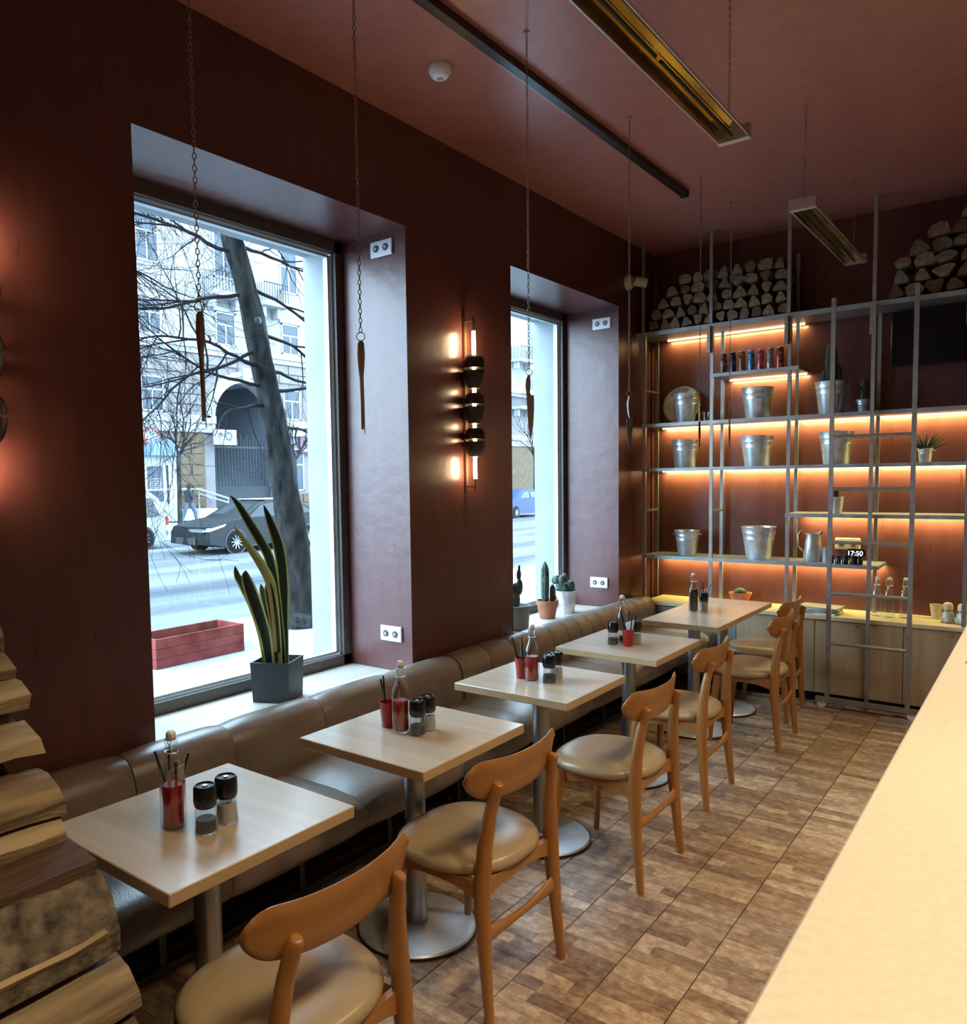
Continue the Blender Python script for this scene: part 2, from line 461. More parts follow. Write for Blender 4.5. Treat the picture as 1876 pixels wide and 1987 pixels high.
struct(MB().box(X0, XR, YF - .2, YF, 0, ZC).build('wall_front', m_wall, smooth=False))
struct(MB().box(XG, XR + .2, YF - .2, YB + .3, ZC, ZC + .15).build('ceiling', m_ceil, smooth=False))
floor = struct(MB().box(XG, XR, YF, YB, -.12, -.004).build('floor', m_floorbase, smooth=False))

# floor bricks: columns 0.24 m wide, courses of 0.058 m, some courses broken in two
rows = []
PX, PY = 0.2405, 0.0585
for k in range(-7, 7):
    xa = -1.12 + k * PX
    off = random.uniform(0, PY)
    y = 0.55 - off
    while y < 6.18:
        cuts = [0, 1]
        r_ = random.random()
        if r_ < 0.45: cuts = [0, random.choice((.27, .38, .5, .62, .73)), 1]
        for a, b_ in zip(cuts, cuts[1:]):
            rows.append((xa + a * PX, xa + b_ * PX, y, y + PY, a == 0, b_ == 1))
        y += PY
def brick_mb(mb, r, ox=0, oy=0):
    x0, x1, y0, y1, l, rr = r
    gl, gr = (.0022 if l else .0004), (.0022 if rr else .0004)
    t = .16 + .66 * random.random()
    h = random.uniform(-.0006, .0006)
    mb.box(x0 + gl - ox, x1 - gr - ox, y0 + .0006 - oy, y1 - .0006 - oy, -.006, h, 0, t)
vis = [r for r in rows if r[0] > -1.85 and r[1] < -.25 and r[2] > .8]
rest = [r for r in rows if not (r[0] > -1.85 and r[1] < -.25 and r[2] > .8)]
vis.sort(key=lambda r: (r[2] + .35 * abs(r[0] + .9) ) - 4 * (r[1] - r[0]))
for r in vis[:296]:
    mb = MB(); ox, oy = r[0], r[2]
    brick_mb(mb, r, ox, oy)
    mb.build('brick', m_brick, floor, smooth=False, attr=True, loc=(ox, oy, 0))
mb = MB()
for r in vis[296:] + rest: brick_mb(mb, r)
o = mb.build('brick_paving', m_brick, floor, smooth=False, attr=True); o['kind'] = 'stuff'


# windows
def window(n, ya, yb):
    r = bpy.data.objects.new('window_%d' % n, None); COL.objects.link(r); struct(r)
    f = MB(); z0, z1 = ZS + .02, ZH
    x0, x1 = XG - .03, XG + .035
    f.box(x0, x1, ya, ya + .055, z0, z1); f.box(x0, x1, yb - .055, yb, z0, z1)
    f.box(x0, x1, ya, yb, z0, z0 + .065); f.box(x0, x1, ya, yb, z1 - .06, z1)
    f.build('window_frame', m_frame, r, smooth=False)
    s_ = MB(); x0, x1 = XG - .02, XG + .012
    for k, (d, xx) in enumerate(((.055, .016), (.075, .0))):
        w_ = .012
        s_.box(x0 - .01 * k, x1 - .008 * k, ya + d, ya + d + w_, z0 + d, z1 - d); s_.box(x0 - .01 * k, x1 - .008 * k, yb - d - w_, yb - d, z0 + d, z1 - d)
        s_.box(x0 - .01 * k, x1 - .008 * k, ya + d, yb - d, z0 + d, z0 + d + w_); s_.box(x0 - .01 * k, x1 - .008 * k, ya + d, yb - d, z1 - d - w_, z1 - d)
    s_.build('window_sash', m_sash, r, smooth=False)
    MB().box(XG - .012, XG - .006, ya + .085, yb - .085, z0 + .085, z1 - .085).build('pane', m_pane, r, smooth=False)
    MB().rbox(XG, X0 + .08, ya, yb, ZS, ZS + .028, .003).build('window_sill', m_sill, r, smooth=False)
    MB().box(XE - .06, XG - .03, ya + .05, yb - .06, .56, .60).build('snowy_ledge', m_snow, r, smooth=False)
window(1, *W1); window(2, *W2)


# sockets
def socket(loc, axis, label, flip=1):
    t = thing('wall_socket', label, 'socket', loc, 0, None)
    MB().rbox(-.078, .078, -.012, 0, -.043, .043, .005).build('plate', m_socket, t)
    for s in (-1, 1):
        h = MB().lathe([(.019, 0), (.019, .003), (.0, .0031)], n=20).xf(Matrix.Translation((s * .034, -.012, 0)) @ Matrix.Rotation(PI / 2, 4, 'X'))
        q = h.build('outlet', m_hole, t)
        MB().lathe([(.006, 0), (.006, .004), (0, .0041)], n=12).xf(Matrix.Translation((s * .034, -.0155, 0)) @ Matrix.Rotation(PI / 2, 4, 'X')).build('earth_pin', m_socket, q)
    t.rotation_euler = (0, 0, axis)
socket((-2.862, W1[1] - .001, 2.905), 0, 'white double wall socket high on the reveal of the large near window')
socket((-2.845, W1[1] - .001, .815), 0, 'white double wall socket low on the reveal of the large near window')
socket((-2.842, W2[1] - .001, 2.875), 0, 'white double wall socket high on the reveal of the far window')
socket((-2.868, W2[1] - .001, .806), 0, 'white double wall socket low on the reveal of the far window by the cacti')


# ------------------------------------------------------------------ banquette
bench = thing('banquette', 'long taupe leather banquette with a channelled back along the window wall', 'bench', (0, 0, 0))
seams = [-.2, .45, .98, 1.468, 1.904, 2.40, 2.92, 3.434, 3.72, 3.98, 4.22, 4.43, 4.63, 4.81, 4.98, 5.14, 5.30, 5.46, 5.62, 5.78, 5.94, 6.10]
prof = [(-2.695, .36), (-2.695, .60), (-2.69, .645), (-2.672, .672), (-2.64, .688), (-2.60, .690), (-2.56, .678), (-2.53, .652), (-2.512, .61), (-2.50, .54), (-2.495, .46), (-2.50, .36)]
for a, b_ in zip(seams, seams[1:]):
    m_ = MB(); loops = []; n = 9
    pinch = min(.03, (b_ - a) * .06)
    for k in range(n):
        t = k / (n - 1); q = abs(2 * t - 1) ** 5
        y = a + .0015 + (b_ - a - .003) * t
        cx_, cz_ = -2.66, .50
        loops.append([(cx_ + (x - cx_) * (1 - q * pinch * 4.0) if x > -2.66 else x, y, cz_ + (z - cz_) * (1 - q * pinch * 2.2) if z > .55 else z) for x, z in prof])
    m_.loft(loops, True)
    m_.build('back_cushion', m_leather, bench, angle=60)
sprof = [(-2.50, .345), (-2.50, .462), (-2.35, .468), (-2.18, .470), (-2.07, .462), (-2.015, .440), (-1.99, .40), (-1.992, .36), (-2.01, .335), (-2.10, .33)]
sseams = [-.2, .22, .85, 1.48, 2.11, 2.74, 3.36, 3.98, 4.60, 5.22, 5.84, 6.10]
for a, b_ in zip(sseams, sseams[1:]):
    m_ = MB(); loops = []; n = 9
    for k in range(n):
        t = k / (n - 1); q = abs(2 * t - 1) ** 6
        y = a + .001 + (b_ - a - .002) * t
        loops.append([(x - q * .012 if x > -2.1 else x, y, z - q * .016 if z > .40 else z) for x, z in sprof])
    m_.loft(loops, True)
    m_.build('seat_cushion', m_leather, bench, angle=60)
MB().box(-2.68, -2.44, -.2, 6.10, 0, .345).build('under_seat_shade', m_dark, bench, smooth=False)  # black box standing in for the deep shade under the seat
m_leg = mat('bench_frame_steel', (0.085, 0.088, 0.09), 0.5, 0.4)
for y in (.4, .92, 1.42, 2.05, 2.58, 3.11, 3.65, 4.2, 4.75, 5.3, 5.85):
    MB().box(-2.345, -2.315, y - .013, y + .013, .03, .335).build('leg', m_leg, bench, smooth=False)
MB().box(-2.35, -2.31, -.2, 6.05, .0, .03).build('floor_rail', m_leg, bench, smooth=False)


# ------------------------------------------------------------------ tables
def make_table(label, y0, y1, x0=-2.10, x1=-1.525, cols=(None,)):
    yc, xc = (y0 + y1) / 2, (x0 + x1) / 2
    t = thing('cafe_table', label, 'table', (xc, yc, 0), 0, 'pale laminate tables in a row along the banquette')
    hx, hy = (x1 - x0) / 2, (y1 - y0) / 2
    top = MB().rbox(-hx, hx, -hy, hy, .708, .742, .0025)
    # edge faces get the banding material
    me = top.build('table_top', [m_tabletop, m_tableedge], t, smooth=False)
    for p in me.data.polygons:
        p.material_index = 0 if abs(p.normal.z) > .6 else 1
    MB().box(-.16, .16, -.16, .16, .698, .708).build('mounting_plate', m_black, t, smooth=False)
    for c in (cols if cols[0] is not None else (0,)):
        MB().lathe([(.038, .012), (.038, .698)], (0, c, 0), 24).build('column', m_steel, t)
        MB().lathe([(.222, .0), (.225, .004), (.225, .010)], (0, c, 0), 48).build('base_rim', m_black, t)
        MB().lathe([(.219, .010), (.214, .016), (.12, .021), (.045, .026), (.0, .026)], (0, c, 0), 48).build('base_plate', m_base, t)
    return t
T1 = make_table('nearest square pale laminate table, beside the log pile', .955, 1.552)
T2 = make_table('square pale laminate table second from the log pile', 1.862, 2.462)
T3 = make_table('square pale laminate table third from the log pile, beside the wall lamp pier', 2.795, 3.352)
T4 = make_table('square pale laminate table beside the long far table, bright red cup on it', 3.715, 4.335)
T5 = make_table('longer rectangular pale table at the far end on two columns', 4.74, 5.885, -2.05, -1.56, (-.30, .27))


# ------------------------------------------------------------------ chairs
def make_chair():
    t = thing('dining_chair', '', 'chair')
    # padded seat
    m_ = MB(); loops = []; n = 44
    def outline(k, s, z):
        pts = []
        for i in range(n):
            a = 2 * PI * i / n; ca, sa = math.cos(a), math.sin(a)
            e = 2 / 2.6
            x = .222 * math.copysign(abs(ca) ** e, ca); y = .240 * math.copysign(abs(sa) ** e, sa)
            y *= 1 - .10 * (x / .222) if x > 0 else 1
            pts.append((x * s - .015, y * s, z))
        return pts
    for s_, z in ((.90, .425), (.975, .432), (1.0, .446), (.985, .460), (.93, .471), (.82, .478), (.6, .481), (.3, .480), (.01, .479)):
        loops.append(outline(0, s_, z))
    m_.loft(loops, True).build('seat', m_tan, t, angle=70)
    # rear legs rising into back posts
    for s in (-1, 1):
        pts = [(.215, .214 * s, 0), (.196, .208 * s, .20), (.186, .204 * s, .34), (.184, .200 * s, .43), (.187, .190 * s, .54), (.197, .175 * s, .64), (.212, .163 * s, .715), (.220, .160 * s, .734), (.222, .160 * s, .7395)]
        MB().tube(pts, [.0135, .0180, .0225, .0235, .0210, .0180, .0165, .0152, .0110], 12, flat=1.2).build('rear_leg', m_oak, t, angle=60)
        pts = [(-.190, .214 * s, 0), (-.178, .206 * s, .20), (-.160, .192 * s, .36), (-.152, .186 * s, .418)]
        MB().tube(pts, [.012, .0165, .0215, .0215], 12, flat=1.1).build('front_leg', m_oak, t, angle=60)
        # side apron, arched toward the front leg
        loops = []
        for k in range(9):
            u = k / 8; x = -.150 + u * .330; d = .034 + .030 * abs(2 * u - 1) ** 3
            y = s * (.184 + .014 * u)
            loops.append([(x, y - .010, .427 - d), (x, y + .010, .427 - d), (x, y + .010, .427), (x, y - .010, .427)])
        MB().loft(loops, True).build('side_apron', m_oakback, t, angle=40)
    for xx, nm in ((-.152, 'front_apron'), (.176, 'rear_apron')):
        loops = []
        for k in range(9):
            u = k / 8; y = -.186 + u * .372; d = .036 + .022 * abs(2 * u - 1) ** 3
            loops.append([(xx - .010, y, .426 - d), (xx + .010, y, .426 - d), (xx + .010, y, .426), (xx - .010, y, .426)])
        MB().loft(loops, True).build(nm, m_oakback, t, angle=40)
    # low stretcher between the rear legs, flared at both ends
    loops = []
    for k in range(13):
        u = k / 12; y = -.200 + u * .40; h = .013 + .020 * abs(2 * u - 1) ** 2.2; x = .193
        loops.append([(x + .011 * math.cos(a), y, .255 + .012 * abs(2 * u - 1) ** 2 + h * math.sin(a)) for a in [2 * PI * i / 10 for i in range(10)]])
    MB().loft(loops, True).build('stretcher', m_oakback, t, angle=60)
    # curved backrest
    m_ = MB(); ny, nz = 52, 8; rows_ = []
    HW = .252
    for i in range(ny + 1):
        u = -1 + 2 * i / ny
        uu = math.sin(u * PI / 2)
        y = HW * uu
        ee = max(0, (abs(y) - .178) / (HW - .178)); hh = (.0645 - .006 * uu * uu) * max(0, 1 - ee ** 2.3) ** .5 + .0004
        zc = .737 + .022 * uu * uu
        x = .212 - .052 * abs(uu) ** 2.4
        colf, colb = [], []
        for j in range(nz + 1):
            v = -1 + 2 * j / nz
            z = zc + hh * v
            xx = x + .008 * v
            th = (.0070 * (1 - abs(v) ** 6) ** .5 + .0012) * min(1, hh / .014)
            colf.append((xx - th, y, z)); colb.append((xx + th, y, z))
        rows_.append(colf + colb[::-1])
    m_.loft(rows_, True).build('backrest', m_oakback, t, angle=50)
    return t
proto = make_chair()
spots = [((-1.395, 1.180, 0), 0.0, 'nearest wooden chair, cut by the bottom of the picture'),
         ((-1.508, 2.100, 0), -.02, 'second wooden chair from the front, between the two big round table bases'),
         ((-1.458, 3.085, 0), .0, 'third wooden chair from the front, at the table before the pier lamp'),
         ((-1.520, 4.000, 0), .03, 'fourth wooden chair from the front, at the table with the red cup'),
         ((-1.460, 5.075, 0), .02, 'wooden chair at the near half of the long far table'),
         ((-1.560, 5.69, 0), .0, 'farthest wooden chair, mostly hidden behind another chair by the cabinets')]
for i, (loc, rz, lab) in enumerate(spots):
    G = 'oak chairs with tan seats in a row'
    if i == 0:
        proto.location = loc; proto.rotation_euler = (0, 0, rz); proto['label'] = lab; proto['group'] = G
    else:
        dup(proto, loc, rz, lab, G)


# ------------------------------------------------------------------ table-top things
def bottle(loc, label, liq=m_redliq, fill=.118, name='swing_top_bottle', group='swing top glass bottles on the tables', empty=False, k=1.0):
    t = thing(name, label, 'bottle', loc, random.uniform(0, 6), group)
    MB().lathe([(.0, .002), (.028, .0), (.033, .004), (.034, .012), (.034, .135), (.031, .158), (.022, .178), (.0155, .195), (.0145, .226), (.0175, .229), (.0175, .238), (.013, .240)], n=28).build('glass_body', m_glass, t, angle=60)
    if not empty:
        MB().lathe([(.024, .006), (.027, .010), (.027, fill), (.0, fill)], n=24).build('liquid', liq, t)
    MB().lathe([(.011, .238), (.0145, .240), (.0145, .244), (.011, .246)], n=16).build('rubber_seal', m_orange, t)
    MB().lathe([(.0125, .246), (.013, .256), (.009, .262), (.0, .263)], n=16).build('ceramic_stopper', m_ceramic, t)
    wr = MB()
    for s in (-1, 1):
        wr.tube([(0, .0185 * s, .205), (.006, .021 * s, .225), (.0, .0175 * s, .252), (0, .002 * s, .262)], .0013, 5)
    wr.tube([(.0175 * math.cos(a), .0185 * math.sin(a), .206) for a in [2 * PI * i / 16 for i in range(17)]], .0014, 5)
    wr.build('wire_bail', m_galv, t)
    if k != 1: t.scale = (k, k, k)
    return t


def mill(loc, label, fillm, group):
    t = thing('spice_mill', label, 'mill', loc, 0, group)
    MB().lathe([(.0, .001), (.028, .0), (.031, .004), (.029, .03), (.0265, .062), (.026, .070)], n=26).build('glass_jar', m_glass, t, angle=60)
    MB().lathe([(.0265, .003), (.0275, .006), (.0255, .036 if fillm is m_pepper else .052), (.0, .036 if fillm is m_pepper else .052)], n=22).build('filling', fillm, t)
    c = MB().lathe([(.0255, .068), (.0285, .072), (.031, .085), (.030, .120), (.026, .1265), (.0235, .1265), (.022, .123), (.0, .123)], n=26)
    for i in range(26):
        a = 2 * PI * i / 26
        c.box(-.0012, .0012, .0295, .0318, .078, .117).v[-8:] = [tuple(Matrix.Rotation(a, 3, 'Z') @ Vector(p)) for p in c.v[-8:]]
    k = c.build('grinder_cap', m_blackplastic, t, angle=50)
    MB().lathe([(.007, .123), (.007, .1262), (.0, .1272)], n=14).build('top_screw', m_alu, k)
    return t


def straw_cup(loc, label, cupm, napkin, straws=4, group='straw cups on the tables', rz=0):
    t = thing('straw_cup', label, 'cup', loc, rz, group)
    MB().lathe([(.0, .003), (.024, .0), (.0255, .002), (.0335, .092), (.0345, .094), (.0325, .094), (.0245, .006), (.0, .006)], n=24).build('cup', cupm, t, angle=60)
    for i in range(straws):
        a = 2 * PI * i / straws + .6; b0 = Vector((.008 * math.cos(a + 2), .008 * math.sin(a + 2), .007))
        tip = Vector((.045 * math.cos(a), .045 * math.sin(a), .17 + .01 * (i % 3)))
        MB().tube([b0, tip], .0036, 8).build('straw', m_blackplastic, t)
    if napkin:
        n = MB(); pts = [(-.020, -.004, .03), (.016, .004, .03), (.030, .010, .145), (-.012, -.006, .128)]
        n.add([(x, y - .003, z) for x, y, z in pts] + [(x, y + .003, z) for x, y, z in pts], [(0, 1, 2, 3), (7, 6, 5, 4), (0, 1, 5, 4), (1, 2, 6, 5), (2, 3, 7, 6), (3, 0, 4, 7)])
        n.build('napkin', napkin, t, smooth=False)
    return t
ZT = .7422
gm = 'black capped spice mills on the tables'
bottle((-1.822, 1.165, ZT), 'glass bottle of red syrup with orange seal on the nearest table')
straw_cup((-1.882, 1.205, ZT), 'cup with black straws and a beige napkin behind the bottle on the nearest table', m_redcup, m_paper, 4, rz=.6)
mill((-1.728, 1.200, ZT), 'pepper mill with dark filling on the nearest table', m_pepper, gm)
mill((-1.735, 1.272, ZT), 'salt mill with pale filling on the nearest table', m_salt, gm)
bottle((-1.845, 2.130, ZT), 'glass bottle of red syrup on the second table, in front of a red cup')
straw_cup((-1.925, 2.150, ZT), 'red cup with black straws behind the bottle on the second table', m_redcup, None, 3, rz=0)
mill((-1.775, 2.140, ZT), 'pepper mill a third full on the second table', m_pepper, gm)
mill((-1.780, 2.205, ZT), 'salt mill behind the pepper mill on the second table', m_salt, gm)
bottle((-1.820, 3.010, ZT), 'glass bottle of red syrup on the third table beside the wall lamp pier')
straw_cup((-1.895, 3.045, ZT), 'cup of black straws half hidden behind the bottle on the third table', m_redcup, None, 4)
mill((-1.752, 3.045, ZT), 'pepper mill on the third table beside the wall lamp pier', m_pepper, gm)
mill((-1.755, 3.115, ZT), 'salt mill on the third table, behind its pepper mill', m_salt, gm)
straw_cup((-1.785, 3.955, ZT), 'bright red cup of black straws and white napkin at the front of the fourth table', m_redcup, m_whitepaper, 5)
bottle((-1.860, 4.040, ZT), 'glass bottle behind the bright red cup on the fourth table', m_darkliq, .03)
mill((-1.872, 3.950, ZT), 'pepper mill left of the bright red cup on the fourth table', m_pepper, gm)
mill((-1.775, 4.035, ZT), 'salt mill right of the bright red cup on the fourth table', m_salt, gm)
bottle((-1.880, 5.205, ZT), 'glass bottle of dark sauce on the long far table', m_darkliq, .155)
straw_cup((-1.870, 5.375, ZT), 'cup with a white napkin and black straws on the long far table', m_redcup, m_whitepaper, 3)
mill((-1.840, 5.285, ZT), 'salt mill beside the dark bottle on the long far table', m_salt, gm)

# ------------------------------------------------------------------ counter on the right
ct = thing('bar_counter', 'long cream bar counter running along the right side', 'counter', (0, 0, 0))
MB().rbox(-.255, .95, .0, 4.35, 1.00, 1.05, .004).build('counter_top', m_counter, ct, smooth=False)
for k in range(6):
    MB().rbox(-.215, -.195, .02 + k * .72, .735 + k * .72, .08, .998, .003).build('front_panel', m_cabinet, ct, smooth=False)
MB().box(-.195, .90, .02, 4.33, .0, .998).build('carcass', m_cabinet, ct, smooth=False)
pp = MB().rbox(-.20, .30, 3.545, 3.95, 1.0502, 1.0625, .003)
tag(pp.build('serving_board', m_white, smooth=False), 'white board lying on the far end of the cream counter', 'board')
g = MB().lathe([(.03, 1.0502), (.03, 1.053), (.024, 1.0545), (.0, 1.0545)], (-.175, 2.99, 0), 24)
tag(g.build('cable_grommet', m_alu), 'small grey disc set on the cream counter edge', 'grommet')

# ------------------------------------------------------------------ low cabinets at the back wall
YC = 6.12; ZCab = .64
tag(MB().rbox(-2.62, .9, YC - .012, YB - .001, ZCab - .03, ZCab, .003).build('worktop', m_cabtop, smooth=False), 'long pale wooden worktop on the low cabinets at the back wall', 'worktop')
units = [(-2.60, -1.88), (-1.88, -1.325), (-1.325, -.77), (-.77, -.215), (-.215, .34), (.34, .895)]
labs = ['low cabinet in the corner, with a grey panel beside the banquette end', 'low plywood cabinet behind the farthest chair', 'low plywood cabinet with a round knob behind the left ladder rail',
        'low plywood cabinet between the ladder and the counter end', 'low plywood cabinet hidden beyond the counter', 'last low plywood cabinet at the right']
for i, ((a, b_), lb) in enumerate(zip(units, labs)):
    t = thing('low_cabinet', lb, 'cabinet', ((a + b_) / 2, YC, 0), 0, 'low cabinets under the shelving')
    h = (b_ - a) / 2
    MB().box(-h + .001, h - .001, .02, YB - YC - .002, .07, ZCab - .031).build('carcass', m_cabinet, t, smooth=False)
    MB().box(-h + .01, h - .01, .05, .30, .0, .07).build('toe_kick', m_dark, t, smooth=False)
    d = MB().rbox(-h + .002, h - .002, .0, .018, .075, ZCab - .034, .002).build('door', m_cabinet if i else m_shelf, t, smooth=False)
    if i:
        MB().lathe([(.006, 0), (.006, .012), (.012, .016), (.012, .022), (.0, .025)], n=16).xf(Matrix.Translation((0, 0, .585)) @ Matrix.Rotation(PI / 2, 4, 'X')).build('knob', m_brass, d)

# ------------------------------------------------------------------ steel shelving
sh = thing('shelving_frame', 'grey steel tube shelving from the low cabinets to the ceiling', 'shelving', (0, 0, 0))
YFp, YBp = 6.14, 6.45
PXs = [-2.63, -2.085, -1.525, -.98, -.435, .11]
r_ = .012
for i, x in enumerate(PXs):
    bot = .64 if i != 3 else .0
    yy = YFp if i != 3 else 6.085
    MB().box(x - r_, x + r_, yy - r_, yy + r_, bot if i != 3 else .0, 2.80).build('front_post', m_post, sh, smooth=False)
    MB().box(x - .02 - r_, x - .02 + r_, YBp - r_, YBp + r_, .64, 2.80).build('back_post', m_post, sh, smooth=False)
    u = MB().box(x - r_ - .01, x + r_ - .01, YFp - r_, YFp + r_, 2.826, ZC - .004)
    u.box(x - .05, x + .03, YFp - .03, YFp + .03, ZC - .006, ZC - .001)
    u.build('ceiling_post', m_post, sh, smooth=False)
    MB().box(x - .018 - r_, x - .018 + r_, YFp - .028 - r_, YFp - .014, 2.60, 2.80).build('bracket', m_post, sh, smooth=False)
    if i in (0, 1):
        for z in ((2.36, 1.38) if i == 0 else (1.38,)):
            MB().box(x - .018, x - .002, YFp, YBp, z - .008, z + .008).build('side_bar', m_post, sh, smooth=False)
MB().box(-1.56, -1.536, YBp - r_, YBp + r_, 2.826, 3.31).build('ceiling_post', m_post, sh, smooth=False)


def shelf(x0, x1, z, nm='shelf', led=True, th=.022, pw=12):
    s_ = MB().box(x0, x1, YFp + .013, YBp + .02, z - th, z, 0)
    s_.box(x0, x1, YFp - .014, YFp + .0128, z - th - .004, z, 0)
    o = s_.build(nm, m_shelf, sh, smooth=False)
    if led is True: led = (x0 + .05, x1 - .02)
    if led:
        a, b_ = led
        MB().box(a, b_, YBp - .006, YBp + .006, z - th - .011, z - th - .001).build('light_strip', m_led, sh, smooth=False)
        area('shelf_light', ((a + b_) / 2, YBp + .010, z - th - .014), (math.radians(20), 0, 0), b_ - a, .010, .62 * pw * (b_ - a), AMBER, 170)
shelf(-2.72, .9, 2.822, led=(-2.56, -1.50), th=.03, pw=7)
shelf(-2.10, -1.46, 2.44, pw=8)
shelf(-2.65, .9, 2.085, pw=10)
shelf(-2.65, .9, 1.725, pw=10)
shelf(-1.54, .9, 1.372, pw=10)
shelf(-2.65, -.93, 1.015, pw=10)

# television under the top shelf
tv = thing('television', 'black flat television under the top shelf at the right', 'television', (-.40, 6.395, 2.40))
MB().rbox(-.52, .52, -.03, .03, .0, .375, .006).build('screen_body', m_blackplastic, tv, smooth=False)
MB().box(-.51, .51, -.033, -.0305, .02, .365).build('screen', mat('tv_screen', (.004, .005, .008), .25), tv, smooth=False)
MB().box(-.1, .1, .031, .103, .1, .3).build('wall_mount', m_black, tv, smooth=False)

# ladder
ld = thing('rolling_ladder', 'grey steel ladder on castors standing before the shelving', 'ladder', (-.96, 6.02, 0))
for s, z1 in ((-.255, 2.86), (.235, 2.88)):
    MB().box(s - .014, s + .014, -.012, .012, .075, z1).build('rail', m_post, ld, smooth=False)
    MB().box(s - .012, s + .012, .0125, .10, 2.835, 2.855).build('hook', m_post, ld, smooth=False)
for z in (.465, .82, 1.18, 1.55, 1.91):
    MB().tube([(-.241, 0, z), (.221, 0, z)], .0125, 10).build('rung', m_post, ld)
MB().box(-.33, .30, -.018, .018, .045, .075).build('base_bar', m_post, ld, smooth=False)
for s in (-.29, .262):
    q = MB().lathe([(.02, -.012), (.030, -.010), (.030, .010), (.02, .012)], n=20).xf(Matrix.Translation((s, 0, .030)) @ Matrix.Rotation(PI / 2, 4, 'X')).build('castor', m_white, ld)


# ------------------------------------------------------------------ shelf things
def bucket(x, z, rt_, h, label, y=6.29, plant=None, name='steel_bucket', group='galvanised buckets on the shelving', cat='bucket'):
    t = thing(name, label, cat, (x, y, z), random.uniform(-.3, .3), group)
    rb = rt_ * .70
    pr = [(.0, .003), (rb, .0), (rb + .002, .004)]
    for q in (.62, .80):
        rr = rb + (rt_ - rb) * q
        pr += [(rr - .0006, h * q - .003), (rr + .0012, h * q), (rr + .0002, h * q + .003)]
    pr += [(rt_, h - .004), (rt_ + .0025, h - .001), (rt_ + .002, h + .001), (rt_ - .002, h), (rt_ - .004, h - .01), (rb - .002, .008), (.0, .008)]
    MB().lathe(pr, n=36).build('pail', m_galv, t, angle=45)
    for s in (-1, 1):
        MB().tube([(s * (rt_ - .004), -.012, h * .86), (s * (rt_ + .012), -.010, h * .84), (s * (rt_ + .012), .010, h * .84), (s * (rt_ - .004), .012, h * .86)], .0028, 6).build('ear', m_galv, t)
    return t
bucket(-2.35, 2.0852, .103, .235, 'tall steel bucket in front of the round tray on the upper shelf')
bucket(-1.79, 2.0852, .115, .235, 'wide steel bucket under the row of drink cans')
bucket(-2.35, 1.7252, .108, .225, 'steel bucket on the second long shelf beside the narrow knife')
bucket(-1.79, 1.7252, .120, .230, 'wide steel bucket below the one under the drink cans')
bg_ = bucket(-1.24, 1.7252, .115, .235, 'steel bucket with white contents behind the left ladder rail')
tag(MB().sphere((-1.24, 6.29, 1.945), .072, 14, sc=(1, 1, .4)).build('white_cloth', m_white), 'crumpled white cloth in the steel bucket behind the ladder rail', 'cloth')
bucket(-2.33, 1.0152, .098, .20, 'small steel bucket at the left of the lowest shelf')
bucket(-1.77, 1.0152, .125, .245, 'large steel bucket in the middle of the lowest shelf')


def cactus_column(mb, x, y, z, r, h, ribs=9, bend=0):
    loops = []; n = ribs * 3
    for k in range(12):
        u = k / 11
        rr = r * (math.sin(min(1, (1 - u) * 4.5) * PI / 2) ** .8 + .02) * (.82 + .18 * math.sin(u * PI))
        loops.append([(x + bend * u * u + rr * (1 - .16 * (i % 3 == 0)) * math.cos(2 * PI * i / n), y + rr * (1 - .16 * (i % 3 == 0)) * math.sin(2 * PI * i / n), z + h * u) for i in range(n)])
    mb.loft(loops, True)
# upper shelf plants
t = bucket(-1.28, 2.0852, .108, .235, 'steel bucket holding a tall dark cactus on the upper shelf', name='potted_cactus', group=None, cat='plant')
MB().lathe([(.098, .20), (.0, .205)], n=24).build('soil', m_soil, t)
c_ = MB(); cactus_column(c_, .0, 0, .195, .040, .33); c_.build('cactus', m_cactus, t)
c_ = MB(); cactus_column(c_, .045, .01, .195, .024, .16); cactus_column(c_, -.045, .0, .195, .022, .13); c_.build('side_cactus', m_cactus, t)
t = bucket(-1.07, 2.0852, .042, .092, 'tiny steel pot with a small cactus on the upper shelf', name='potted_cactus', group=None, cat='plant')
c_ = MB(); cactus_column(c_, .0, 0, .07, .020, .11); c_.sphere((.0, 0, .205), .028, 12); c_.build('cactus', m_cactus, t)
t = bucket(-.69, 1.7252, .046, .095, 'small steel pot with a spiky dark green succulent', name='potted_succulent', group=None, cat='plant')
for k in range(22):
    a = k * 2.4; e = .25 + .9 * (k / 22)
    d = Vector((math.cos(a) * math.sin(e + .2), math.sin(a) * math.sin(e + .2), math.cos(e)))
    MB().tube([(0, 0, .07), tuple(Vector((0, 0, .07)) + d * .06), tuple(Vector((0, 0, .065)) + d * .135)], [.007, .006, .001], 5).build('leaf', m_cactus, t)

# round tray leaning on the wall
tr = MB().lathe([(.0, .0), (.125, .0), (.150, .008), (.157, .006), (.152, .0), (.128, -.006), (.0, -.006)], n=40)
o = tr.build('round_tray', m_galv, loc=(-2.43, 6.425, 2.245)); o.rotation_euler = (math.radians(78), 0, 0)
tag(o, 'round steel tray leaning on the wall behind a bucket', 'tray')
t = thing('tea_light_glass', 'small amber glass beside the bucket on the upper shelf', 'glass', (-2.185, 6.30, 2.0852))
MB().lathe([(.0, .002), (.026, .0), (.033, .08), (.031, .08), (.024, .005), (.0, .005)], n=20).build('tumbler', m_glass, t)
MB().lathe([(.022, .006), (.024, .04), (.0, .04)], n=18).build('candle', m_brass, t)

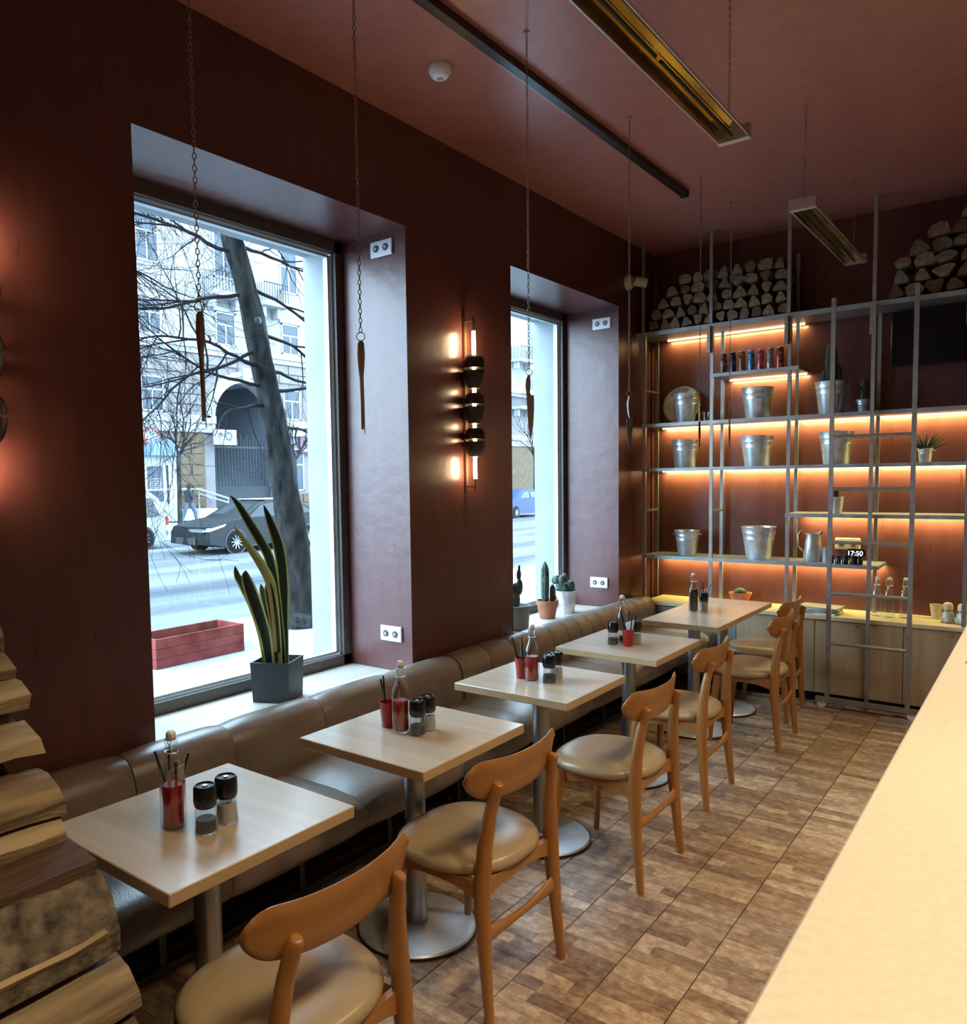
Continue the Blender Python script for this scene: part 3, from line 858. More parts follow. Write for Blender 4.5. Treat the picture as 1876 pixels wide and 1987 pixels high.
# drink cans
cols = [((.25, .03, .03), 'dark red'), ((.03, .045, .10), 'navy'), ((.22, .06, .02), 'brown and orange'), ((.04, .22, .36), 'bright blue'), ((.38, .05, .07), 'crimson'), ((.50, .22, .24), 'pink striped'), ((.36, .05, .06), 'red')]
pos_l = ['leftmost', 'second', 'third', 'middle', 'fifth', 'sixth', 'rightmost']
for i, (c, nm) in enumerate(cols):
    t = thing('drink_can', '%s drink can, %s of the seven on the small shelf' % (nm, pos_l[i]), 'can', (-2.03 + i * .0685, 6.24, 2.4402), i * .9, 'drink cans on the small shelf')
    m1 = mat('can_print_' + str(i), c, .3, .4, var=.7, scale=(30 if i != 5 else 50), c2=(.5, .42, .40) if i in (0, 5) else tuple(min(1, v * 2.2 + .06) for v in c), stretch=(1, 1, 2.5), detail=1)
    MB().lathe([(.022, .0), (.0265, .006), (.0265, .150), (.0235, .158)], n=20).build('can_wall', m1, t)
    MB().lathe([(.0235, .158), (.0245, .162), (.0215, .161), (.020, .157), (.0, .157)], n=20).build('lid', m_alu, t)

# lowest shelf: pitcher, bottle, clock, jars; socket on the wall
t = thing('steel_pitcher', 'steel pitcher with a curved handle on the lowest shelf', 'pitcher', (-1.38, 6.28, 1.0152))
MB().lathe([(.0, .002), (.066, .0), (.069, .005), (.055, .12), (.047, .19), (.049, .205), (.045, .205), (.05, .12), (.062, .008), (0, .008)], n=30).build('body', m_galv, t, angle=60)
MB().tube([(-.050, 0, .19), (-.085, 0, .225), (-.105, 0, .19), (-.098, 0, .10), (-.062, 0, .06)], .0055, 8).build('handle', m_brass, t)
MB().tube([(.040, 0, .20), (.060, 0, .225), (.066, 0, .20)], [.012, .014, .005], 8).build('spout', m_brass, t)
t = thing('milk_jug', 'small steel jug with a tilted spoon beside the pitcher', 'jug', (-1.285, 6.26, 1.0152))
MB().lathe([(.0, .002), (.030, .0), (.032, .004), (.026, .10), (.028, .105), (.025, .105), (.028, .006), (0, .006)], n=22).build('body', m_galv, t)
MB().tube([(-.005, 0, .01), (.035, -.005, .215)], [.003, .0045], 6).build('spoon', m_alu, t)
t = thing('wall_socket', 'cream double socket on the back wall behind the jars', 'socket', (-1.19, YB - .002, 1.135))
MB().rbox(-.085, .085, -.012, 0, -.043, .043, .005).build('plate', mat('cream_plastic', (.5, .42, .28), .4), t)
for s in (-1, 1):
    MB().lathe([(.020, 0), (.020, .003), (.0, .0031)], n=18).xf(Matrix.Translation((s * .04, -.012, 0)) @ Matrix.Rotation(PI / 2, 4, 'X')).build('outlet', m_hole, t)
ck = thing('digital_clock', 'black digital clock showing 17:50 in white on the lowest shelf', 'clock', (-1.085, 6.20, 1.0155))
MB().rbox(-.062, .062, -.02, .02, .045, .108, .012).build('case', m_blackplastic, ck)
MB().box(-.03, .03, -.015, .015, 0, .045).build('stand', m_blackplastic, ck, smooth=False)
fo = letters('17:50', .046, .0006, emission('clock_digits', (.85, .9, 1.0), 2.2), 'digits', True); fo.parent = ck; fo.location = (0, -.0215, .077); fo.rotation_euler = (PI / 2, 0, 0)
jl = ['black', 'dark blue', 'black', 'dark brown', 'black']
for i in range(5):
    t = thing('spice_jar', '%s lidded jar, number %s from the ladder rail on the lowest shelf' % (jl[i], ('one', 'two', 'three', 'four', 'five')[i]), 'jar', (-1.235 + i * .046, 6.16, 1.0152), 0, 'small dark jars on the lowest shelf')
    MB().lathe([(.0, .001), (.019, .0), (.020, .003), (.020, .04), (.016, .046)], n=18).build('jar_body', mat('jar_fill_%d' % i, [(.02, .02, .02), (.03, .05, .12), (.015, .015, .02), (.06, .03, .02), (.02, .02, .03)][i], .15), t)
    MB().lathe([(.0175, .0462), (.0175, .060), (.0, .061)], n=18).build('lid', m_blackplastic, t)
t = thing('steel_cup', 'steel cup with a dark brush standing in it behind the ladder', 'cup', (-1.23, 6.28, 1.3722))
MB().lathe([(.0, .002), (.036, .0), (.052, .115), (.054, .118), (.050, .118), (.034, .005), (0, .005)], n=24).build('cup_wall', m_galv, t)
MB().lathe([(.022, .02), (.026, .15), (.026, .17), (.0, .172)], (-.01, 0, 0), 14).build('brush', m_black, t)

# things on the worktop
for i, (x, y) in enumerate([(-.965, 6.32), (-.885, 6.30), (-.790, 6.32)]):
    bottle((x, y, ZCab + .0002), 'empty stoppered glass bottle, %s of three on the worktop behind the ladder' % ('left', 'middle', 'right')[i], empty=True, group='empty bottles on the worktop', k=1.08, name='empty_bottle')
t = thing('paper_cup', 'small pale paper cup alone on the worktop at the right', 'cup', (-.615, 6.40, ZCab + .0002))
MB().lathe([(.0, .001), (.024, .0), (.038, .098), (.040, .100), (.036, .098), (.022, .003), (0, .003)], n=22).build('cup_wall', mat('pale_paper', (.62, .52, .32), .7), t)
for i, (x, y) in enumerate([(-.535, 6.28), (-.450, 6.26)]):
    t = thing('sugar_shaker', 'glass sugar shaker with a pale lid, %s of two by the counter end' % ('left', 'right')[i], 'shaker', (x, y, ZCab + .0002), 0, 'sugar shakers on the worktop')
    MB().lathe([(.0, .001), (.040, .0), (.043, .005), (.035, .075), (.029, .09)], n=24).build('glass_jar', m_glass, t)
    MB().lathe([(.038, .004), (.040, .008), (.034, .066), (.0, .066)], n=22).build('sugar', m_white, t)
    MB().lathe([(.030, .09), (.030, .118), (.024, .132), (.010, .137), (.0, .137)], n=22).build('lid', m_cabtop, t)
t = thing('potted_cactus', 'terracotta bowl of cactus on the worktop behind the long table', 'plant', (-1.93, 6.38, ZCab + .0002))
MB().lathe([(.0, .0), (.055, .0), (.085, .075), (.088, .085), (.078, .085), (.072, .07), (.0, .068)], n=26).build('pot', m_terra, t)
MB().sphere((0, 0, .085), .05, 14, sc=(1, 1, .75)).build('cactus', m_cactus, t)
for i in range(6):
    o = MB().rbox(-.14, .14, -.10, .10, 0, .008, .001).build('magazine', [m_white, m_shelf, m_cabtop, m_shelf, m_white, m_shelf][i], smooth=False, loc=(-1.33 + .006 * (i % 3), 6.25, ZCab + .0003 + i * .0083))
    o.rotation_euler = (0, 0, .05 * ((i * 7) % 5 - 2))
    tag(o, 'thin menu folder, %s of the pile on the worktop' % ('bottom one', 'second from the bottom', 'third from the bottom', 'third from the top', 'second from the top', 'top one')[i], 'menu', 'menus piled on the worktop')


# ------------------------------------------------------------------ firewood piles on the top shelf
def log_profile(w_, h_, kind):
    """closed (x, z) outlines of split logs"""
    if kind == 0:      # wedge
        p = [(-.5, -.48), (.48, -.5), (.40, -.1), (.05, .5), (-.15, .45), (-.42, -.05)]
    elif kind == 1:    # half round
        p = [(-.5, -.45), (.5, -.45), (.46, -.1), (.3, .25), (.05, .45), (-.22, .38), (-.42, .05)]
    elif kind == 2:    # quarter
        p = [(-.48, -.5), (.45, -.38), (.5, .05), (.25, .42), (-.2, .5), (-.5, .3)]
    elif kind == 3:    # upside wedge
        p = [(-.1, -.5), (.2, -.45), (.5, .3), (.35, .48), (-.35, .5), (-.5, .2)]
    else:              # round
        p = [(.5 * math.cos(a), .48 * math.sin(a)) for a in [2 * PI * i / 9 for i in range(9)]]
    return [(x * w_ * random.uniform(.92, 1.06), z * h_ * random.uniform(.92, 1.06)) for x, z in p]


ORD = ['bottom', 'second', 'third', 'fourth', 'fifth', 'sixth', 'seventh', 'eighth']
NUM = ['first', 'second', 'third', 'fourth', 'fifth', 'sixth', 'seventh', 'eighth', 'ninth', 'tenth', 'eleventh', 'twelfth', 'thirteenth', 'fourteenth']


def pile(rows_, z0, name_, group, rh, y=6.15, length=.28):
    for k, (xa, xb, n) in enumerate(rows_):
        cw = (xb - xa) / n
        for i in range(n):
            kind = random.choice([0, 0, 1, 2, 2, 3, 4])
            p = log_profile(cw * random.uniform(.74, 1.10), rh * random.uniform(.82, 1.10), kind)
            if random.random() < .3: p = [(-x, z) for x, z in p][::-1]
            m_ = MB().prism(p, 0, length, 0, 1, .0015, 3)
            o = m_.build('firewood_log', [m_bark, random.choice([m_cutend, m_cutend, m_cutgrey, m_cutbrown])], smooth=False,
                         loc=(xa + cw * (i + .5), y + random.uniform(-.015, .02), z0 + rh * (k + .5)))
            o.rotation_euler = (0, random.uniform(-.22, .22), random.uniform(-.03, .03))
            tag(o, 'log of the %s, %s row up, %s from the left' % (name_, ORD[k], NUM[i]) if k else 'log of the %s, bottom row, %s from the left' % (name_, NUM[i]), 'log', group)
pile([(-2.60, -1.545, 12), (-2.585, -1.55, 11), (-2.53, -1.55, 10), (-2.46, -1.55, 9), (-2.36, -1.56, 8)], 2.829, 'left top-shelf pile', 'logs in the left pile on the top shelf', .083)
pile([(-.93, .20, 10), (-.90, .20, 9), (-.89, .20, 9), (-.80, .20, 8), (-.70, .20, 7), (-.52, .20, 6), (-.30, .20, 4)], 2.829, 'right top-shelf pile', 'logs in the right pile on the top shelf', .090)


# ------------------------------------------------------------------ big log pile at the left front
def big_log(x, z, w_, h_, y1, y0, kind, ang, mats_, label, rz=0.0, tilt=0.0, flip=False, name='firewood_log'):
    p = log_profile(w_, h_, kind) if kind < 5 else [(-w_ / 2, -h_ / 2), (w_ / 2, -h_ / 2), (w_ / 2, h_ / 2), (-w_ / 2, h_ / 2)]
    if flip: p = [(-a, b_) for a, b_ in p][::-1]
    m_ = MB().prism(p, -(y1 - y0), 0, 0, 1, .004, 9)
    o = m_.build(name, mats_, loc=(x, y1, z), angle=28)
    o.rotation_euler = (tilt, ang, rz)
    tag(o, label, 'log', 'split logs stacked at the left front')
    return o
BL = [   # right edge x, z bottom, z top, width, end y
    (-1.795, 1.295, 1.39, .15, .75, .25, 1, .1, [m_bark, m_cutgrey], 'topmost log of the near pile, barely showing at the edge'),
    (-1.765, 1.238, 1.298, .14, .755, .25, 2, .08, [m_splitwood, m_cutend], 'squarish split log second from the top of the near pile'),
    (-1.700, 1.170, 1.240, .17, .755, .2, 2, -.1, [m_paleplit, m_cutend], 'light split log third from the top of the near pile'),
    (-1.735, 1.138, 1.172, .15, .74, .2, 1, .0, [m_splitwood, m_cutgrey], 'thin recessed log under the third log of the near pile'),
    (-1.640, 1.078, 1.150, .20, .755, .2, 0, -.28, [m_paleplit, m_bark], 'big pale wedge log jutting out halfway up the near pile'),
    (-1.690, 1.050, 1.080, .17, .70, .15, 1, .0, [m_bark, m_cutbrown], 'dark shaded log below the big pale wedge'),
    (-1.570, .992, 1.062, .18, .76, .15, 1, .1, [m_splitwood, m_cutend], 'rough brown log with knots below the shaded gap'),
    (-1.555, .925, .996, .19, .752, .1, 2, .12, [m_paleplit, m_bark], 'smooth pale yellow log with a small knot'),
    (-1.465, .878, .932, .20, .76, .05, 5, .12, [m_redwood, m_redwood], 'red-brown squared timber log beneath the pale yellow one'),
    (-1.372, .785, .905, .22, .765, .0, 1, .30, [m_bark, m_cutend], 'largest log, grey lichen-covered bark, in the lower near pile'),
    (-1.430, .730, .790, .20, .74, .0, 2, .10, [m_redwood, m_cutbrown], 'dark smooth log under the thin stick'),
    (-1.335, .672, .752, .22, .77, .0, 1, .1, [m_splitwood, m_bark], 'broad split log near the bottom of the pile'),
    (-1.320, .585, .672, .24, .76, .0, 2, .0, [m_redwood, m_cutbrown], 'dark brown log at the bottom edge of the near pile'),
    (-1.300, .46, .585, .25, .78, .0, 1, .0, [m_bark, m_cutbrown], 'bark-covered log of the near pile just below the picture edge'),
    (-1.280, .31, .46, .25, .76, .0, 2, .0, [m_splitwood, m_cutbrown], 'third log up from the floor in the near pile'),
    (-1.270, .16, .31, .26, .78, .0, 1, .0, [m_bark, m_cutbrown], 'second log up from the floor in the near pile'),
    (-1.260, .0, .16, .27, .77, .0, 2, .0, [m_bark, m_cutend], 'lowest log of the near pile resting on the floor'),
]
for (xe, za, zb, w_, y1, y0, kd, an, ms, lb) in BL:
    big_log(xe - w_ / 2, (za + zb) / 2 , w_, zb - za, y1, y0, kd, an, ms, lb)
big_log(-1.400, .802, .026, .018, .735, .10, 5, .3, [m_paleplit, m_paleplit], 'thin stick lying across the near pile', .02, .0, name='wood_stick')
# logs deeper in the pile
hid = [(-1.80, 1.03), (-1.77, .93), (-1.74, .83), (-1.72, .73), (-1.68, .62), (-1.66, .52), (-1.64, .40), (-1.62, .29), (-1.63, .18), (-1.62, .06), (-1.90, .84), (-1.87, .73), (-1.83, .62), (-1.81, .51), (-1.80, .40), (-1.80, .29), (-1.80, .18), (-1.80, .06)]
for i, (x, z) in enumerate(hid):
    big_log(x - .03, z, .15, .105, .66 + .04 * (i % 3), .0, i % 4, 0, [m_bark, m_cutgrey], 'log deep inside the near pile, behind the others', 0)


# ------------------------------------------------------------------ ceiling things
tk = thing('track_rail', 'long black track rail fixed to the ceiling', 'rail', (-1.945, 0, ZC))
MB().box(-.022, .022, .9, 5.16, -.036, -.001).build('track', m_track, tk, smooth=False)
MB().box(-.026, .026, 5.16, 5.185, -.04, -.001).build('end_cap', m_track, tk, smooth=False)
MB().box(-.027, -.0225, 3.02, 3.75, -.034, -.012).build('insert', m_white, tk, smooth=False)


def heater(loc, L_, label):
    t = thing('infrared_heater', label, 'heater', loc, 0, 'gold lined infrared heaters hung from the ceiling')
    w_, h_ = .062, .05
    o_ = [(-w_, 0), (-w_ * .55, h_), (w_ * .55, h_), (w_, 0), (w_ - .005, 0), (w_ * .5, h_ - .004), (-w_ * .5, h_ - .004), (-w_ + .005, 0)]
    MB().loft([[(x, y, z) for x, z in o_] for y in (0, L_)], True).build('housing', m_alu, t, smooth=False)
    r_ = []
    for k in range(13):
        y = .03 + (L_ - .06) * k / 12
        r_.append([(x + random.uniform(-.001, .001), y, z + random.uniform(-.0012, .0012)) for x, z in [(-w_ + .009, .001), (-w_ * .55, .022), (-w_ * .40, h_ - .010), (0, h_ - .020), (w_ * .40, h_ - .010), (w_ * .55, .022), (w_ - .009, .001), (w_ * .5, h_ - .006), (0, h_ - .007), (-w_ * .5, h_ - .006)]])
    MB().loft(r_, True).build('reflector', m_gold, t)
    for y in (0, L_ - .03):
        MB().box(-w_ - .001, w_ + .001, y - .002, y + .032, -.003, h_ + .002).build('end_cap', m_alu, t, smooth=False)
    for a, b_ in ((.05, L_ * .5 - .02), (L_ * .5 + .02, L_ - .05)):
        MB().tube([(0, a, .012), (0, b_, .012)], .006, 10).build('heating_tube', m_dark, t)
    return t
h1 = heater((-1.045, 1.75, 3.0), 1.58, 'near gold-lined heater crossing the top of the picture')
h2 = heater((-1.035, 4.36, 3.0), 1.38, 'far heater hanging above the shelving end')

LINK = None


def link_mesh():
    global LINK
    if LINK is None:
        pts = [(.0048 * math.cos(a), 0, .0085 * math.sin(a)) for a in [2 * PI * i / 12 for i in range(13)]]
        LINK = MB().tube(pts, .0015, 5, cap=False).mesh('link', m_iron)
    return LINK


def chain(parent, z0, z1, x=0, y=0):
    """links between z0 and z1 (local), alternate ones turned by a quarter"""
    c = bpy.data.objects.new('chain', None); COL.objects.link(c); c.parent = parent; c.location = (x, y, 0)
    z = z0; i = 0
    while z < z1:
        o = bpy.data.objects.new('link', link_mesh()); COL.objects.link(o); o.parent = c
        o.location = (0, 0, z); o.rotation_euler = (0, 0, (PI / 2 if i % 2 else 0) + .35)
        z += .0152; i += 1
    return c
for h, ys, lz in ((h1, (.10, 1.50), .0), (h2, (.05, 1.30), .0)):
    for y in ys:
        chain(h, .058, ZC - 3.0 - .004, 0, y)

# blade-like utensils on chains
def hang(y, zr, kind, rz, label, x=-1.776):
    t = thing('hanging_knife', label, 'knife', (x, y, zr), rz, 'utensils hung on chains above the tables')
    MB().tube([(.0135 * math.cos(a), 0, .0135 * math.sin(a)) for a in [2 * PI * i / 24 for i in range(25)]], .0016, 6).build('ring', m_iron, t)
    chain(t, .021, ZC - zr - .003)
    MB().lathe([(.0, 0), (.012, 0), (.012, -.003), (.0, -.003)], (0, 0, ZC - zr - .0006), 12).build('ceiling_hook', m_iron, t)
    if kind == 'steel':
        MB().lathe([(.004, -.300), (.0045, -.20), (.0062, -.135), (.010, -.10), (.0125, -.06), (.0105, -.022), (.006, -.014)][::-1], n=14, sy_=.6).build('handle', m_knifewood, t)
        MB().tube([(.0, 0, -.110), (.0035, 0, -.20), (.007, 0, -.315)], [.0065, .0045, .0012], 8).build('blade', m_blade, t)
    elif kind == 'chef':
        hp = [(-.006, -.014), (.004, -.014), (.006, -.05), (.003, -.088), (.008, -.10), (-.012, -.10), (-.016, -.06), (-.013, -.03)]
        MB().add([(a, -.006, b_) for a, b_ in hp] + [(a, .006, b_) for a, b_ in hp], [tuple(range(8)), tuple(range(15, 7, -1))] + [(i, (i + 1) % 8, 8 + (i + 1) % 8, 8 + i) for i in range(8)]).build('handle', m_knifewood, t)
        bp_ = [(-.012, -.10), (.020, -.10), (.021, -.15), (.017, -.22), (.004, -.295), (-.006, -.22), (-.010, -.15)]
        MB().add([(a, -.001, b_) for a, b_ in bp_] + [(a, .001, b_) for a, b_ in bp_], [tuple(range(7)), tuple(range(13, 6, -1))] + [(i, (i + 1) % 7, 7 + (i + 1) % 7, 7 + i) for i in range(7)]).build('blade', m_blade, t, smooth=False)
    elif kind == 'cake':
        MB().tube([(0, 0, -.014), (-.008, 0, -.05), (-.005, 0, -.10), (.002, 0, -.13)], [.006, .009, .007, .004], 10, flat=.6).build('handle', m_ceramic, t)
        bp_ = [(-.012, -.13), (.018, -.125), (.020, -.16), (.012, -.25), (.003, -.30), (-.007, -.26), (-.014, -.18)]
        MB().add([(a, -.001, b_) for a, b_ in bp_] + [(a, .001, b_) for a, b_ in bp_], [tuple(range(7)), tuple(range(13, 6, -1))] + [(i, (i + 1) % 7, 7 + (i + 1) % 7, 7 + i) for i in range(7)]).build('blade', m_bladebright, t, smooth=False)
    else:
        MB().tube([(0, 0, -.014), (0, 0, -.06), (0, 0, -.105)], [.005, .008, .006], 10, flat=.7).build('handle', m_ceramic if kind == 'table' else m_redwood, t)
        bp_ = [(-.006, -.10), (.007, -.10), (.008, -.20), (.002, -.30), (-.004, -.24), (-.006, -.16)]
        MB().add([(a, -.001, b_) for a, b_ in bp_] + [(a, .001, b_) for a, b_ in bp_], [tuple(range(6)), tuple(range(11, 5, -1))] + [(i, (i + 1) % 6, 6 + (i + 1) % 6, 6 + i) for i in range(6)]).build('blade', m_bladebright if kind == 'table' else m_blade, t, smooth=False)
    return t
R_ = .67
hang(1.270, 2.125, 'steel', R_, 'long narrow sharpening steel on a chain, nearest, before the big window')
hang(1.885, 2.128, 'steel', R_, 'narrow knife on a chain before the reveal of the big window')
hang(2.930, 2.115, 'chef', R_, 'broad dark knife on a chain before the far window')
hang(3.945, 2.100, 'cake', R_, 'cake knife with a pale handle on a chain beside the far window reveal')
hang(5.000, 2.105, 'table', R_, 'bright table knife on a chain before the left shelving bay')
hang(5.590, 2.110, 'dinner', R_, 'dark-handled knife on a chain before the second shelving bay')

sd = thing('smoke_detector', 'round white smoke detector on the ceiling', 'detector', (-2.225, 2.92, ZC))
MB().lathe([(.052, -.001), (.052, -.02), (.046, -.030)][::-1], n=28).build('base', m_white, sd)
MB().lathe([(.0, -.052), (.022, -.052), (.030, -.048), (.040, -.040), (.044, -.0301)], n=28).build('sensor_head', m_white, sd)
MB().lathe([(.0, -.058), (.012, -.058), (.014, -.0521)], n=20).build('sensor', m_sash, sd)

# security camera on the pier beyond the far window
cc = thing('security_camera', 'small beige security camera on the wall above the far window', 'camera', (X0, 5.96, 3.20))
MB().lathe([(.062, 0), (.060, .02), (.045, .045), (.0, .055)], n=24).xf(Matrix.Rotation(PI / 2, 4, 'Y')).build('mount', mat('cream_shell', (.50, .44, .34), .4), cc)
q = MB().lathe([(.0, -.05), (.034, -.05), (.038, -.04), (.036, .04), (.032, .05), (.0, .045)], n=24).xf(Matrix.Translation((.105, .02, -.01)) @ Matrix.Rotation(2.0, 4, (0, 1, .35))).build('camera_head', mat('cream_shell_b', (.46, .40, .30), .35), cc)
MB().tube([(.04, .005, -.01), (.09, .015, -.01)], .014, 10).build('arm', m_white, cc)
MB().lathe([(.0, .0), (.020, .0), (.020, .004), (.0, .005)], n=20).xf(Matrix.Translation((.105, .02, -.01)) @ Matrix.Rotation(2.0, 4, (0, 1, .35)) @ Matrix.Translation((0, 0, -.0555))).build('lens', m_blackplastic, cc)


# ------------------------------------------------------------------ wall lamps
def sconce(y, label):
    t = thing('wall_lamp', label, 'lamp', (X0 + .072, y, 0), 0, 'stacked disc wall lamps on the window wall')
    MB().box(-.071, -.056, -.011, .011, 1.585, 2.60).build('wall_bar', m_brass, t, smooth=False)
    for z in (1.62, 2.57):
        MB().tube([(-.058, 0, z), (0, 0, z)], .006, 8).build('arm', m_brass, t)
    MB().lathe([(.0075, 1.60), (.0075, 1.663)], n=12).build('lower_cap', m_brass, t)
    MB().lathe([(.0075, 2.507), (.0075, 2.59)], n=12).build('upper_cap', m_brass, t)
    MB().lathe([(.0105, 1.664), (.0105, 2.506)], n=14).build('light_tube', m_tube, t)
    up_ = lambda a, b_, R: [(.012, a), (R * .97, a), (R, a + (b_ - a) * .25), (R * .90, a + (b_ - a) * .65), (R * .62, a + (b_ - a) * .93), (.012, b_)]
    dn_ = lambda a, b_, R: [(.012, b_), (R, b_), (R * .98, b_ - (b_ - a) * .25), (R * .82, b_ - (b_ - a) * .65), (R * .5, b_ - (b_ - a) * .95), (.012, a)][::-1]
    for a, b_, f in ((2.296, 2.377, up_), (2.176, 2.281, dn_), (2.090, 2.158, up_), (1.976, 2.075, dn_), (1.891, 1.957, up_), (1.785, 1.877, dn_)):
        MB().lathe(f(a, b_, .066), n=32).build('shade', m_bun, t, angle=40)
    return t
sconce(3.73, 'lamp of stacked dark discs on a lit tube, on the pier between the windows')
sconce(1.068, 'stacked disc lamp at the left edge, mostly out of view')


# ------------------------------------------------------------------ plants on the sills
sp_ = thing('snake_plant', 'tall snake plant in a black square pot on the near sill', 'plant', (-2.935, 2.475, ZS + .0282))
PR = math.radians(27)
m_ = MB(); hw = .098
for zz in (0,):
    m_.loft([[(-hw * .93, -hw * .93, 0), (hw * .93, -hw * .93, 0), (hw * .93, hw * .93, 0), (-hw * .93, hw * .93, 0)],
             [(-hw, -hw, .195), (hw, -hw, .195), (hw, hw, .195), (-hw, hw, .195)],
             [(-hw + .009, -hw + .009, .195), (hw - .009, -hw + .009, .195), (hw - .009, hw - .009, .195), (-hw + .009, hw - .009, .195)],
             [(-hw + .012, -hw + .012, .165), (hw - .012, -hw + .012, .165), (hw - .012, hw - .012, .165), (-hw + .012, hw - .012, .165)]])
m_.xf(Matrix.Rotation(PR, 4, 'Z')).build('pot', m_potblack, sp_, smooth=False)
MB().box(-hw + .012, hw - .012, -hw + .012, hw - .012, .158, .1649).xf(Matrix.Rotation(PR, 4, 'Z')).build('soil', m_soil, sp_, smooth=False)


def blade_leaf(pts, wmax, yellow=0.12, face=0.69):
    """a stiff sword leaf in the plane across the view; pts are (side, z) with side along the sill direction"""
    n = len(pts) * 5; P_ = []
    for k in range(n + 1):
        u = k / n * (len(pts) - 1); i = min(int(u), len(pts) - 2); f = u - i
        p0 = pts[max(i - 1, 0)]; p1 = pts[i]; p2 = pts[i + 1]; p3 = pts[min(i + 2, len(pts) - 1)]
        cr = lambda a, b_, c, d: .5 * ((2 * b_) + (-a + c) * f + (2 * a - 5 * b_ + 4 * c - d) * f * f + (-a + 3 * b_ - 3 * c + d) * f ** 3)
        P_.append((cr(p0[0], p1[0], p2[0], p3[0]), cr(p0[1], p1[1], p2[1], p3[1])))
    m_ = MB(); loops = []; ts = []
    for k, (s_, z) in enumerate(P_):
        u = k / n
        wd = wmax * (.55 + .45 * math.sin(min(u * 1.7, 1) * PI / 2)) * (1 - max(0, (u - .55) / .45) ** 1.9) + .0006
        row = []
        for j, q in enumerate((-1, -.74, -.70, -.3, 0, .3, .70, .74, 1)):
            dep = .018 * (abs(q) - .5) * wd / .03 + .01 * math.sin(u * 3)
            a = Vector((.64, .77, 0)) * (s_ + q * wd) + Vector((.77, -.64, 0)) * dep * .5
            row.append((a.x, a.y, z))
            ts.append(1.0 if abs(q) >= .73 else (yellow if j != 4 else yellow))
        loops.append(row)
    m_.loft(loops, False, close=False)
    m_.tint[-len(ts):] = ts
    return m_
D = lambda px, v: ((px - 540) * .00247, (1330 - v) * .00276 + .0)   # offsets along the sill and above its board, in metres
leaves = [
    ([(541, 1285), (548, 1180), (541, 1090), (528, 1030), (508, 1003), (493, 1025 - 1 + -0)], .0, 0),
]
LV = [
    ([D(552, 1275), D(545, 1180), D(533, 1090), D(515, 1050), D(497, 1020), D(475, 985), D(461, 970)], .019, .10),
    ([D(541, 1282), D(540, 1200), D(533, 1130), D(515, 1090), D(490, 1055), D(466, 1022)], .018, .80),
    ([D(556, 1275), D(555, 1200), D(556, 1120), D(549, 1060), D(534, 1015), D(523, 988)], .020, .10),
    ([D(520, 1282), D(513, 1220), D(500, 1170), D(482, 1130), D(470, 1110), D(465, 1092)], .018, .10),
    ([D(526, 1285), D(520, 1225), D(510, 1185), D(495, 1140), D(486, 1112), D(485, 1100)], .024, .05),
    ([D(536, 1285), D(530, 1220), D(524, 1170), D(516, 1140), D(513, 1126)], .014, .20),
    ([D(530, 1288), D(528, 1250), D(520, 1228), D(517, 1212)], .026, .15),
    ([D(543, 1288), D(538, 1200), D(530, 1140), D(527, 1120)], .020, .10),
]
for i, (p, wd, yl) in enumerate(LV):
    o = blade_leaf(p, wd * 1.38, yl).build('leaf', m_leaf, sp_, angle=80, attr=True)
    o.location = (.77 * (.02 * math.sin(i * 2.1)), -.64 * (.02 * math.sin(i * 2.1)), 0)
    if i == 1: o['label'] = 'mostly yellow sword leaf'

t = thing('prickly_pear', 'prickly pear in a grey pot half behind the pier', 'plant', (-2.93, 4.62, ZS + .0282))
MB().lathe([(.0, .0), (.085, .0), (.095, .01), (.105, .15), (.105, .168), (.092, .168), (.09, .14), (.0, .138)], n=30).build('pot', m_concrete, t)
for i, (dx, dy, z, s) in enumerate([(0, .02, .20, .055), (.01, .045, .29, .05), (-.01, .02, .27, .045), (.0, .055, .375, .035), (0, .06, .42, .02)]):
    MB().sphere((dx, dy, z), s, 12, sc=(.35, .75, 1.2)).build('pad', m_cactus2, t)
t = thing('column_cactus', 'three-stemmed column cactus in a terracotta pot on the far sill', 'plant', (-2.96, 5.12, ZS + .0282))
MB().lathe([(.0, .0), (.058, .0), (.076, .10), (.083, .102), (.086, .135), (.076, .135), (.072, .11), (.0, .108)], n=30).build('pot', m_terra, t, angle=40)
for i, (dx, dy, r, h) in enumerate([(-.015, -.005, .030, .33), (.002, -.035, .024, .23), (.03, .03, .022, .155)]):
    c_ = MB(); cactus_column(c_, dx, dy, .10, r, h); c_.build('stem', m_cactus2, t)
t = thing('cactus_cluster', 'bushy dark cactus in a galvanised pot on the far sill', 'plant', (-2.95, 5.40, ZS + .0282))
MB().lathe([(.0, .0), (.062, .0), (.068, .08), (.0715, .083), (.070, .088), (.084, .175), (.088, .178), (.082, .178), (.078, .15), (.0, .148)], n=30).build('pot', m_galv, t, angle=40)
random.seed(3)
for i in range(13):
    a = i * 2.4; rr = .02 + .09 * (i / 13)
    x_, y_ = rr * math.cos(a) * .6 - .02, rr * math.sin(a) - (.02 if i % 2 else 0)
    MB().sphere((x_, y_, .185 + .035 * random.random() + (.06 if y_ < -.03 else 0)), .026 + .010 * random.random(), 10, sc=(1, 1, 1.25)).build('stem', m_cactus2 if i % 3 else m_cactus, t)

